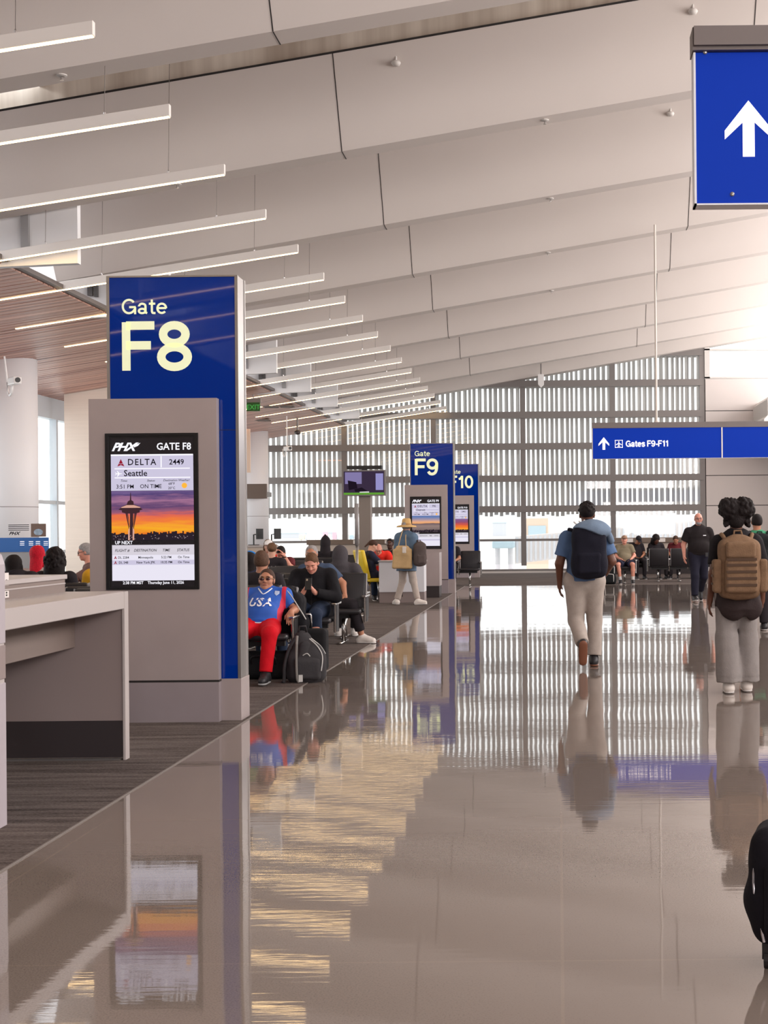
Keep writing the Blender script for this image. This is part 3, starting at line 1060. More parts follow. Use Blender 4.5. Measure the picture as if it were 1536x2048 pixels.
# ------------------------------------------------------------------ gate counter on the left
M_DESK, M_DESKD, M_KICK = mat('desk_grey_laminate', (138, 124, 122), .5), mat('desk_taupe_laminate', (122, 108, 102), .5, var=.04, vscale=4, stretch=(1, .3, 4)), mat('desk_kick', (44, 36, 38), .5)
M_SLAB = mat('desk_white_solid_surface', (176, 168, 166), .4)
YD = 9.11
dx1 = at(251, 1300, YD).x
ck = thing('gate_counter', 'grey gate counter with open kneespace, left of the nearest pylon', 'counter', (dx1, YD, 0))
o = (dx1, YD, 0)
zt = at(250, 1183, YD).z
zk = at(130, 1442, YD).z
MB().box(-1.15, -.02, 0, .06, zk, zt - .1).build('end_panel', M_DESK, ck)
MB().box(-1.15, -.02, -.004, .055, .02, zk).build('kick_plate', M_KICK, ck)
MB().box(-.02, 0, -.01, .07, 0, zt).build('edge_panel', M_SLAB, ck, bevel=.003, seg=1)
MB().box(-1.15, -.004, -1.98, .07, zt - .115, zt).build('worktop', M_SLAB, ck, bevel=.004, seg=1)
xb = at(150, 1270, YD).x - dx1
zb = at(150, 1295, YD).z
bx = MB().box(-1.15, xb, -1.98, 0, zb, zt - .115).build('apron_box', M_DESKD, ck, bevel=.004, seg=1)
MB().box(-1.15, -.03, -.03, -.006, 0, .016).build('floor_rail', M_SILVER, ck)
xr_ = at(130, 1165, YD).x - dx1
zr = at(130, 1149, YD).z
ri = MB().box(-1.15, xr_, -1.98, 0, zt, zr - .03).build('riser', M_DESKD, ck)
MB().box(-1.15, xr_ + .012, -1.98, .012, zr - .03, zr).build('riser_cap', M_SLAB, ck, bevel=.003, seg=1)
MB().box(xr_, xr_ + .004, -1.98, 0, zt + .055, zt + .063).build('riser_joint', M_SLAB, ri)
for zz in (zt + .012, zt + .085):
    of = MB().box(xr_, xr_ + .008, -1.02, -.95, zz, zz + .075 if zz > zt + .05 else zz + .04).build('power_outlet', mat('outlet_white', (222, 216, 212), .4), ck)
    MB().box(xr_ + .008, xr_ + .009, -.995, -.975, zz + .01, zz + .02).box(xr_ + .008, xr_ + .009, -.995, -.975, zz + .025, zz + .035).build('socket', M_DARKGAP, of)
# nearer unit, mostly outside the frame
yn = 7.13
xn = at(15.5, 1400, yn).x
nr = thing('counter_return', 'pale grey end of a taller counter at the far left edge, nearest the viewer', 'counter', (xn, yn, 0))
pf = [(-.9, .95), (0, .95), (0, 1.36), (-.015, 1.41), (-.05, 1.435), (-.9, 1.435)]
MB().prism(pf, 'y', -.14, -.02).build('upper_panel', mat('pale_panel', (168, 160, 166), .5), nr, bevel=.003, seg=1)
MB().prism([(-.9, 0), (0, 0), (0, .745), (-.9, .745)], 'y', -.14, -.02).build('lower_panel', MATS['pale_panel'], nr, bevel=.003, seg=1)
MB().prism([(-.9, .765), (0, .765), (0, .94), (-.9, .94)], 'y', -.14, -.02).build('middle_panel', M_DESK, nr, bevel=.003, seg=1)
MB().box(-.9, -.004, -.13, -.03, .74, .96).build('joint_strip', M_SLAB, nr)

# ------------------------------------------------------------------ tandem seating
M_SEAT = mat('black_vinyl', (34, 32, 36), .42, bump=.05, bscale=90)
M_YEL = mat('yellow_vinyl', (228, 196, 34), .45)
M_PIPE = mat('seat_edge_grey', (150, 148, 150), .4, metal=.4)


def rounded(w, d, h, name, m, par, loc, rot=None, bev=.03):
    return MB().box(-w / 2, w / 2, -d / 2, d / 2, -h / 2, h / 2).build(name, m, par, bevel=bev, seg=3, loc=loc, rot=rot, smooth=True)


def seat_row(label, x, y, n, rz=0, m=None, group='rows of black tandem seats', arms=True):
    """n seats on one beam; local x runs from 0 (the aisle end) to the negative side, the seats look along -y"""
    t = thing('tandem_seat_row', label, 'seats', (x, y, 0), rz, group)
    m = m or M_SEAT
    sg = -1 if abs(rz) < 1.6 else 1             # the row always runs away from the concourse
    for i in range(n):
        cx = sg * (i * .6 + .3)
        rounded(.53, .48, .07, 'seat', m, t, (cx, -.17, .44))
        b = rounded(.53, .07, .50, 'backrest', m, t, (cx, .115, .69), (R(-11), 0, 0))
        for q in (-.268, .268):
            MB().box(q - .006, q + .006, -.038, .038, -.24, .24).build('edge_piping', M_PIPE, b)
    if arms:
        for i in range(n + 1):
            cx = sg * i * .6
            a = MB().box(cx - .028, cx + .028, -.36, .06, .625, .65).build('armrest', M_CHROME, t, bevel=.008)
            MB().box(cx - .018, cx + .018, -.27, -.08, .30, .62).build('arm_panel', M_BLACK, a)
            MB().tube([(cx, -.30, .63), (cx, -.285, .45), (cx, -.27, .29)], .014, 8).tube([(cx, -.05, .63), (cx, -.065, .45), (cx, -.08, .29)], .014, 8).build('arm_post', M_CHROME, a)
    MB().box(min(0, sg * n * .6) + .1, max(0, sg * n * .6) - .1, -.2, -.13, .34, .40).build('beam', M_BLACK, t)
    for i in ([0, n - 1] if n > 1 else [0]):
        cx = sg * (i * .6 + .3)
        MB().tube([(cx, -.165, .36), (cx, -.165, .03)], .028, 10).tube([(cx, -.44, .022), (cx, .12, .022)], .02, 8).build('leg', M_CHROME, t, smooth=True)
    return t


XE = -2.72
seat_row('black seat row nearest the viewer, under the man in the USA shirt', XE, 14.2, 4)
seat_row('black seat row back to back behind the man in the USA shirt', XE - .28, 15.02, 4, math.pi)
seat_row('black seat row under the man in black looking at his phone', XE + .02, 16.7, 4)
seat_row('black seat row directly behind the man in black with a phone', XE + .12, 18.52, 4)
seat_row('black seat row under the person in the grey hood', XE, 19.1, 4, math.pi)
seat_row('black seat row behind the grey hooded person, left of the yellow chair', -4.2, 22.3, 4)
seat_row('black seat row facing away, left of the yellow chair', -4.2, 23.1, 4, math.pi)
seat_row('black seat row at far left, below the tall screen post', -4.6, 26.6, 4)
# far end of the concourse
seat_row('black seat row below the farthest blue pylon', -2.1, 37.0, 3)
seat_row('black seat row under the seated man in a cap', 2.1, 37.4, 2, group='seats by the far window')
seat_row('black seat pair seen from behind, right of the seated man in a cap', 3.7, 38.3, 2, math.pi, group='seats by the far window')
seat_row('farther black seat row facing the viewer along the far window', 5.0, 40.6, 5, group='seats by the far window')

yc = thing('yellow_chair', 'bright yellow padded chair on metal legs beside the white gate desk', 'chair', (-4.06, 28.9, 0), R(118))
rounded(.54, .5, .08, 'seat', M_YEL, yc, (0, -.2, .47))
rounded(.54, .09, .62, 'backrest', M_YEL, yc, (0, .12, .80), (R(-13), 0, 0))
for sx in (-.2, .2):
    MB().tube([(sx, -.3, .44), (sx, -.36, 0)], .014, 8).build('leg', M_CHROME, yc, smooth=True)
    MB().tube([(sx, .0, .44), (sx, .16, 0)], .014, 8).build('leg', M_CHROME, yc, smooth=True)

# ------------------------------------------------------------------ gate F9 desk, television, pole, counters
Y = 28.4
a, b = at(758, 1150, Y), at(848, 1150, Y)
zt, zk = at(800, 1121, Y).z, at(800, 1184, Y).z
gd = thing('gate_desk', 'white fronted gate desk behind the woman in the straw hat', 'desk', (a.x, Y, 0))
w = b.x - a.x
MB().box(0, w * .49, 0, .5, zk, zt - .03).box(w * .51, w, 0, .5, zk, zt - .03).build('front_panel', mat('white_laminate', (214, 214, 220), .45), gd)
MB().box(w * .48, w * .52, .02, .48, zk - .1, zt - .03).build('centre_strip', M_DESKD, gd)
MB().box(0, w, .02, .48, 0, zk).build('kick_plate', M_DESK, gd)
MB().box(-.02, w + .02, -.02, .52, zt - .03, zt).build('desk_top', M_SLAB, gd, bevel=.004, seg=1)
Y = 30.4
a, b = at(849, 1150, Y), at(879, 1150, Y)
zt, zk = at(865, 1105, Y).z, at(865, 1172, Y).z
gp = thing('podium', 'grey podium between the white gate desk and the second pylon', 'podium', (a.x, Y, 0))
w = b.x - a.x
MB().prism([(0, zt - .06), (w, zt), (w, zk), (0, zk)], 'y', 0, .6).build('cabinet', M_HOUSING, gp)
MB().box(.01, w - .01, .02, .58, 0, zk).build('kick_plate', M_KICK, gp)

Y = 30.6
c = at(728, 966, Y)
tv = thing('television', 'television on a grey post showing a dim indoor scene', 'television', (c.x, Y, 0))
h, w = 52 / (F / Y) / 2, 86 / (F / Y) / 2
MB().box(-.13, .13, .06, .32, 0, c.z - h + .05).build('post', mat('post_taupe', (128, 119, 112), .5), tv)
bz = MB().box(-w, w, -.02, .06, c.z - h, c.z + h).build('bezel', mat('tv_frame_grey', (120, 116, 116), .4, metal=.3), tv)
def rect(n, x0, x1, z0, z1, m, dy):
    return MB().add([(x0, dy, z0), (x1, dy, z0), (x1, dy, z1), (x0, dy, z1)], [(0, 1, 2, 3)]).build(n, m, bz)
rect('screen', -w + .03, w - .03, c.z - h + .03, c.z + h - .03, glow('tv_dark_violet', (58, 46, 66), .8), -.022)
rect('screen_picture', -w + .06, -w * .1, c.z - .02, c.z + h - .05, glow('tv_pale_violet', (132, 122, 168), .8), -.0225)
rect('screen_picture', w * .55, w - .05, c.z - h * .55, c.z + h - .08, glow('tv_blue_violet', (150, 146, 200), .8), -.0226)
MB().prism([(-w * .75, c.z + .06), (-w * .35, c.z + .02), (-w * .3, c.z - .12), (-w * .7, c.z - .16)], 'y', -.0235, -.0232).prism([(-w * .45, c.z - .14), (-w * .1, c.z - .1), (w * .2, c.z - .19), (-w * .4, c.z - .2)], 'y', -.0235, -.0232).build('screen_figure', glow('tv_near_black', (30, 22, 34), .8), bz)
rect('screen_ticker', -w + .03, w - .03, c.z - h + .03, c.z - h + .075, glow('tv_green', (92, 150, 52), .9), -.0232)
rect('screen_caption', -w * .2, w * .24, c.z - h + .075, c.z - h + .1, glow('tv_caption', (220, 220, 220), .8), -.0234)
MB().box(-w * .8, w * .82, .0, .2, c.z + h + .02, c.z + h + .1).box(-.06, .06, .06, .14, c.z + h - .1, c.z + h + .05).build('speaker_bar', M_BLACK, tv)

Y = 24.2
c = at(713, 1007, Y)
pl = thing('slim_pole', 'slim grey telescoping pole left of the television post', 'pole', (c.x, Y, 0))
MB().tube([(0, 0, 0), (0, 0, 1.25)], .026, 12).lathe([(.14, 0), (.14, .02)], n=20).build('base_tube', M_SILVER, pl, smooth=True)
MB().tube([(0, 0, 1.25), (0, 0, c.z)], .036, 12).build('upper_tube', mat('pole_grey', (138, 134, 134), .45), pl, smooth=True)

# counters along the far window
Y = 44.6
for nm, x0, x1, py, lab in (('left', 613, 800, 1080, 'brown high counter along the far window behind the seated crowd'), ('right', 1222, 1412, 1076, 'brown high counter along the far window behind the seated man in a cap')):
    a, b = at(x0, py, Y), at(x1, py, Y)
    wc = thing('window_counter', lab, 'counter', (a.x, Y, 0), group='high counters along the far window')
    MB().box(0, b.x - a.x, 0, .5, a.z - .16, a.z).build('counter_top', mat('counter_brown', (112, 96, 84), .5), wc, bevel=.006, seg=1)
    MB().box(.05, b.x - a.x - .05, .06, .5, a.z - .5, a.z - .16).build('apron', mat('counter_beige', (186, 172, 160), .5), wc)
    MB().box(.05, b.x - a.x - .05, .1, .5, 0, a.z - .5).build('cabinet', M_KICK, wc)
    for k in range(3):
        MB().box(.5 + k * (b.x - a.x - 1) / 2, .72 + k * (b.x - a.x - 1) / 2, -.006, 0, a.z - .14, a.z - .02).build('power_outlet', MATS['outlet_white'], wc)

# service counter with two screens on arms, in front of the far column
Y = 36
a, b = at(486, 1091, Y), at(548, 1091, Y)
kc = thing('service_counter', 'pale service counter right of the nearest pylon, below the far round column', 'counter', (a.x - 1.2, Y, 0))
w = b.x - a.x + 1.2
MB().box(0, w, 0, .6, a.z - .05, a.z).build('counter_top', M_SLAB, kc, bevel=.004, seg=1)
MB().box(.02, w - .02, .03, .58, .5, a.z - .05).build('front_panel', mat('counter_beige', (186, 172, 160), .5), kc)
MB().box(.04, w - .04, .05, .56, 0, .5).build('kick_plate', M_KICK, kc)
for px_, lab in ((509, 'black monitor on an arm, left of two on the far service counter'), (545, 'black monitor on an arm, right of two on the far service counter')):
    p = at(px_, 1072, Y)
    mo = thing('desk_monitor', lab, 'monitor', (p.x, Y + .3, a.z), R(72), group='monitors on the far service counter')
    MB().box(-.16, .16, -.1, -.06, .16, .44).build('screen', M_BLACK, mo, bevel=.006, seg=1)
    MB().tube([(0, .1, 0), (0, .1, .28), (0, -.06, .3)], .02, 8).build('arm', M_BLACK, mo)
    MB().box(-.12, .12, .0, .2, 0, .02).build('base', M_BLACK, mo)

# beige hanging banner and brown panel at the right edge of the nearest pylon
Y = 38
a, b = at(483, 858, Y), at(500.5, 945, Y)
bn = thing('hanging_banner', 'beige hanging panel lit orange at the top, right of the nearest pylon', 'banner', (b.x, Y, b.z))
MB().box(-1.5, 0, 0, .06, 0, a.z - b.z).build('panel', mat('banner_beige', (214, 190, 172), .6), bn)
MB().tube([(-.3, .03, a.z - b.z), (-.3, .03, soff(b.x - .3) - b.z)], .012, 6).tube([(-1.2, .03, a.z - b.z), (-1.2, .03, soff(b.x - 1.2) - b.z)], .012, 6).build('hanger', M_SILVER, bn)
MB().box(-1.4, -.1, -.05, -.01, a.z - b.z + .02, a.z - b.z + .05).build('lamp_strip', glow('amber_strip', (255, 150, 70), 6), bn)
Y = 42
a, b = at(484, 968, Y), at(533, 997, Y)
bp_ = thing('brown_panel', 'dark brown panel fixed across the far round column', 'panel', (b.x, Y, b.z))
MB().box(-1.6, 0, 0, .12, 0, a.z - b.z).build('panel', mat('panel_brown', (92, 76, 66), .5), bp_, bevel=.006, seg=1)
MB().box(-.45, -.3, .12, 2.2, .1, .25).build('bracket', M_FRAME, bp_)

# things hung from the wood soffit
Y = 35
p = at(507, 813, Y)
ex = thing('exit_sign', 'green EXIT sign hanging from the wood ceiling right of the nearest pylon', 'exit sign', (p.x, Y, p.z))
MB().box(-.17, .17, -.03, .03, -.12, .10).build('sign_face', mat('exit_green', (20, 84, 34), .3), ex)
fcx = ex.children[0]
m = MB()
small_text(m, 'EXIT', .17, 0, -.075, -.032, align='CENTER', bold=.015)
m.build('lettering', glow('exit_letters', (90, 190, 90), .5), fcx)
MB().box(-.19, .19, -.05, .05, .10, .20).build('housing', M_FRAME, ex)
MB().tube([(0, 0, .2), (0, 0, soff(p.x) - p.z)], .015, 6).build('stem', M_FRAME, ex)


def camera_unit(label, p, rz):
    t = thing('security_camera', label, 'camera', p, rz, 'security cameras')
    MB().box(-.07, .07, -.22, .12, -.07, .06).build('camera_body', mat('camera_white', (232, 230, 230), .35), t, bevel=.015)
    MB().tube([(0, .06, -.05), (0, .10, -.20), (0, .2, -.24), (0, .3, -.16), (0, .32, .0)], .022, 8).build('bracket', MATS['camera_white'], t, smooth=True)
    MB().lathe([(.045, -.012), (.045, .012)], n=16).build('lens', M_BLACK, t, rot=(R(90), 0, 0), loc=(0, -.225, 0))
    return t


p = at(27, 762, 24.2)
cu = camera_unit('white security camera on the near round column at left', p, R(40))
MB().tube([(.0, .32, 0), (-.05, .32, soff(p.x) - p.z - .06)], .016, 6).build('drop_rod', MATS['camera_white'], cu)
p = at(574, 897, 41)
cu = camera_unit('white security camera hanging before the far window', p, R(35))
MB().tube([(0, .0, .05), (0, 0, soff(p.x) - p.z - .005)], .018, 6).build('drop_rod', MATS['camera_white'], cu)
p = at(595, 862, 42)
pd = thing('dome_camera', 'dark dome camera on a short stem under the wood ceiling edge', 'camera', p)
MB().tube([(0, 0, 0), (0, 0, soff(p.x) - p.z - .005)], .03, 8).build('stem', M_FRAME, pd)
MB().ball((0, 0, -.04), .1, 8, sz=.8).build('dome', mat('dome_dark', (70, 64, 64), .25), pd, smooth=True)
for i, (px_, py_, Yq, lab) in enumerate(((541, 847, 38, 'small dark square vent in the wood ceiling, nearest of three'), (573, 840, 38.5, 'small dark vent in the wood ceiling nearest its edge'), (526, 864, 41, 'small dark vent in the wood ceiling, farthest of three'))):
    p = at(px_, py_, Yq)
    v = thing('ceiling_vent', lab, 'vent', (p.x, Yq, soff(p.x) - .002), group='vents in the wood ceiling')
    MB().box(-.18, .18, -.18, .18, -.03, .0).build('grille', mat('vent_dark', (70, 58, 54), .6), v)
    MB().box(-.2, .2, -.2, -.18, -.035, .0).box(-.2, .2, .18, .2, -.035, .0).build('frame', M_FRAME, v)
Y = 46.2
p = at(1082, 762, Y)
sp = thing('wall_speaker', 'small white speaker under the ceiling at the top of the far window', 'speaker', p)
MB().prism([(-.1, .22), (.1, .22), (.1, -.12), (.0, -.22), (-.1, -.12)], 'y', -.1, .1).build('cabinet', MATS['camera_white'], sp)
MB().box(-.02, .02, 0, .04, .22, .6).build('bracket', M_FRAME, sp)

# recycling station at far left
Y = 21.5
a, b = at(85, 1075, Y), at(85, 1104, Y)
rc = thing('recycling_station', 'recycling station with blue and white sign boards at far left', 'recycling bin', (a.x, Y, 0))
MB().box(-1.9, 0, 0, .6, 0, b.z).build('cabinet', mat('bin_grey', (150, 148, 150), .4, metal=.3), rc, bevel=.01, seg=1)
MB().box(-1.9, -.9, .25, .28, b.z, at(40, 1050, Y).z).build('notice_board', mat('notice_white', (226, 228, 232), .5), rc)
nb = rc.children[-1]
MB().box(-.46, 0, .24, .27, b.z, a.z).build('blue_board', mat('board_blue', (38, 96, 168), .5), rc)
bb = rc.children[-1]
MB().box(-.9, -.46, .24, .27, b.z, a.z).build('blue_board', mat('board_blue', (38, 96, 168), .5), rc)
m = MB()
px2 = lambda x, y: (at(x, y, Y).x - a.x, at(x, y, Y).z)
for y_ in (1050, 1053.5, 1057, 1060.5):
    q = px2(4, y_)
    m.add([(q[0] - 0, .249, q[1] - .005), (q[0] + .33, .249, q[1] - .005), (q[0] + .33, .249, q[1] + .005), (q[0], .249, q[1] + .005)], [(0, 1, 2, 3)])
q = px2(5, 1070)
small_text(m, 'PHX', .07, q[0], q[1], .248, bold=.03, shear=.4, sx=1.2)
m.build('lettering', E_INK, nb)
m = MB()
for xx in (28, 46, 60, 76):
    for yy in (1084, 1087.5, 1091):
        q = px2(xx, yy)
        m.add([(q[0], .238, q[1]), (q[0] + .07, .238, q[1]), (q[0] + .07, .238, q[1] + .008), (q[0], .238, q[1] + .008)], [(0, 1, 2, 3)])
m.build('lettering', M_WLETTER, bb)
q0, q1 = px2(51, 1074), px2(81, 1047)
MB().box(q0[0], q1[0], .22, .24, q0[1], q1[1]).build('picture_board', mat('board_brown', (112, 90, 80), .5), rc, bevel=.004, seg=1)
MB().ball(((q0[0] + q1[0]) / 2, .222, (q0[1] + q1[1]) / 2 - .03), .085, 8, sy=.05, sz=.7).build('picture', mat('board_globe', (150, 170, 190), .5, var=.4, vscale=14), rc.children[-1])

# ------------------------------------------------------------------ outside the far window
M_HZ = [mat('hangar_pale', (196, 198, 204), .7), mat('vehicle_pink', (226, 176, 190), .6), mat('vehicle_yellow', (226, 214, 176), .6), mat('building_tan', (206, 184, 166), .7), mat('jet_bridge_white', (214, 208, 206), .5), mat('glass_teal', (168, 188, 198), .4), mat('mast_grey', (196, 194, 198), .5)]
dist = 190


def far_box(name, lab, cat, px0, px1, py0, py1, Y, m, d=6, group=None):
    a, b = at(px0, py1, Y), at(px1, py0, Y)
    t = thing(name, lab, cat, ((a.x + b.x) / 2, Y, -4.5), group=group)
    w = (b.x - a.x) / 2
    zb, zt = max(a.z + 4.5, 0), b.z + 4.5
    return t, w, zb, zt


for i, (x0, x1, y0, y1, mi, lab) in enumerate(((556, 608, 1067, 1072, 0, 'long pale hangar on the horizon left of the crowd'), (640, 668, 1066, 1071, 0, 'pale low terminal building on the horizon above the pointed hood'), (985, 1012, 1046, 1062, 0, 'pale blue building beyond the apron, right of the farthest pylon'))):
    t, w, zb, zt = far_box('distant_building', lab, 'building', x0, x1, y0, y1 + 4, 1100 + 30 * i, M_HZ[mi], group='buildings beyond the apron')
    MB().box(-w, w, 0, 12, 0, zt).build('wall', M_HZ[mi], t)
    MB().box(-w - .4, w + .4, -.4, 12.4, zt, zt + .5).build('roof', M_HZ[5], t)
for i, (x0, x1, y0, y1, mi, lab) in enumerate(((645, 659, 1063, 1076, 1, 'pink service truck on the apron, seen left of the television post'), (665, 676, 1064, 1076, 1, 'small pink service truck right of the larger pink truck'), (598, 614, 1070, 1076, 2, 'pale yellow service truck on the apron'), (698, 711, 1070, 1076, 5, 'pale blue service truck behind the slim pole'))):
    t, w, zb, zt = far_box('service_truck', lab, 'truck', x0, x1, y0, y1, 830 + 12 * i, M_HZ[mi], group='service trucks on the apron')
    MB().box(-w, w * .4, 0, 2.6, .5, zt).build('cargo_box', M_HZ[mi], t, bevel=.05, seg=1)
    MB().box(w * .45, w, 0, 2.6, .5, zt * .7).build('cab', M_HZ[0], t, bevel=.1, seg=1)
    for k, xx in enumerate((-w * .6, w * .7)):
        MB().lathe([(.45, -1.2), (.45, 1.2)], n=14).build('wheel', M_HZ[6], t, rot=(R(90), 0, 0), loc=(xx, 1.3, .45))
for i, (px_, py_, lab) in enumerate(((618, 1030, 'thin light mast outside, nearest the left column'), (631, 1030, 'thin light mast outside, second from the left'), (661, 1034, 'thin light mast outside, left of the television post'), (754, 1034, 'thin light mast outside, right of the television post'), (761, 1038, 'shorter light mast outside, left of the woman in the straw hat'))):
    Yq = 300 + 14 * i
    p = at(px_, py_, Yq)
    t = thing('light_mast', lab, 'light mast', (p.x, Yq, -4.5), group='light masts on the apron')
    MB().tube([(0, 0, 0), (0, 0, p.z + 4.5)], .09, 6).build('pole', M_HZ[6], t)
    MB().box(-.8, .8, -.2, .2, p.z + 4.5, p.z + 4.8).build('lamp_head', M_HZ[6], t)
# boarding bridge, sloping, with corrugated sides
jb = thing('boarding_bridge', 'pale corrugated boarding bridge sloping up outside the far window', 'boarding bridge', at(1230, 1052, 62).to_tuple()[:2] + (-4.5,))
p0, p1 = at(1030, 1073, 62), at(1400, 1040, 62)
q0, q1 = at(1030, 1128, 62), at(1400, 1084, 62)
ox = jb.location.x
MB().add([(p0.x - ox, 0, p0.z + 4.5), (p1.x - ox, 0, p1.z + 4.5), (q1.x - ox, 0, q1.z + 4.5), (q0.x - ox, 0, q0.z + 4.5),
          (p0.x - ox, 3, p0.z + 4.5), (p1.x - ox, 3, p1.z + 4.5), (q1.x - ox, 3, q1.z + 4.5), (q0.x - ox, 3, q0.z + 4.5)],
         [(0, 1, 2, 3), (4, 7, 6, 5), (0, 4, 5, 1), (3, 2, 6, 7), (0, 3, 7, 4), (1, 5, 6, 2)]).build('tunnel', M_HZ[4], jb)
rb = MB()
for k in range(40):
    f_ = (k + .5) / 40
    a, b = p0.lerp(p1, f_), q0.lerp(q1, f_)
    rb.add([(a.x - ox - .05, -.05, a.z + 4.45), (a.x - ox + .05, -.05, a.z + 4.45), (b.x - ox + .05, -.05, b.z + 4.55), (b.x - ox - .05, -.05, b.z + 4.55)], [(0, 1, 2, 3)])
rb.build('side_ribs', M_HZ[0], jb)
MB().tube([(q0.lerp(q1, .3).x - ox, 1.5, 0), (q0.lerp(q1, .3).x - ox, 1.5, q0.lerp(q1, .3).z + 4.6)], .35, 10).build('support_column', M_HZ[6], jb)
t, w, zb, zt = far_box('rotunda', 'tan service tower block outside, left of the walking man', 'building', 1052, 1096, 1036, 1062, 90, M_HZ[3])
MB().box(-w, w, 0, 4, 0, zt).build('wall', M_HZ[3], t)
MB().box(-w * .8, w * .8, -.05, 0, zt - 1.3, zt - .5).build('window', M_HZ[5], t)
t, w, zb, zt = far_box('aircraft_steps', 'pale blue covered steps on the apron right of the farthest pylon', 'steps', 984, 1028, 1082, 1097, 60, M_HZ[5])
MB().box(-w, w, 0, 2, zb, zt).build('canopy', M_HZ[5], t, bevel=.06)
MB().tube([(-w * .6, 1, 0), (-w * .6, 1, zb)], .12, 8).tube([(w * .6, 1, 0), (w * .6, 1, zb)], .12, 8).build('strut', M_HZ[6], t)

# ------------------------------------------------------------------ people: distance fields turned into one smooth skin
V = Vector


def nets(D, o, h):
    """surface nets: one smooth closed mesh around D < 0"""
    Sg = D < 0
    n = np.array(D.shape)
    cnt = np.zeros(n - 1, np.int8)
    for i in (0, 1):
        for j in (0, 1):
            for k in (0, 1):
                cnt += Sg[i:n[0] - 1 + i, j:n[1] - 1 + j, k:n[2] - 1 + k]
    mask = (cnt > 0) & (cnt < 8)
    ci = np.argwhere(mask)
    idx = -np.ones(n - 1, np.int64)
    idx[mask] = np.arange(len(ci))
    acc, num = np.zeros((len(ci), 3)), np.zeros((len(ci), 1))
    cor = [(i, j, k) for i in (0, 1) for j in (0, 1) for k in (0, 1)]
    for a in cor:
        for ax in range(3):
            if a[ax]:
                continue
            b = list(a)
            b[ax] = 1
            da = D[ci[:, 0] + a[0], ci[:, 1] + a[1], ci[:, 2] + a[2]]
            db = D[ci[:, 0] + b[0], ci[:, 1] + b[1], ci[:, 2] + b[2]]
            cr = (da < 0) != (db < 0)
            t = np.where(cr, da / np.where(cr, da - db, 1), 0)
            p = np.array(a)[None, :] + t[:, None] * (np.array(b) - np.array(a))[None, :]
            acc += p * cr[:, None]
            num += cr[:, None]
    vs = (ci + acc / np.maximum(num, 1)) * h + np.array(o)
    fs = []
    for ax in range(3):
        u, v = (ax + 1) % 3, (ax + 2) % 3
        s0, s1 = [slice(1, -1)] * 3, [slice(1, -1)] * 3
        s0[ax], s1[ax] = slice(0, -1), slice(1, None)
        A, B = Sg[tuple(s0)], Sg[tuple(s1)]
        e = np.argwhere(A != B)
        off = np.array([1, 1, 1])
        off[ax] = 0
        e = e + off
        eu, ev = np.zeros(3, int), np.zeros(3, int)
        eu[u], ev[v] = 1, 1
        q = [e - eu - ev, e - ev, e, e - eu]
        q = np.stack([idx[x[:, 0], x[:, 1], x[:, 2]] for x in q], 1)
        inside = Sg[e[:, 0], e[:, 1], e[:, 2]]
        q[~inside] = q[~inside][:, ::-1]
        fs.append(q)
    return vs, np.concatenate(fs)


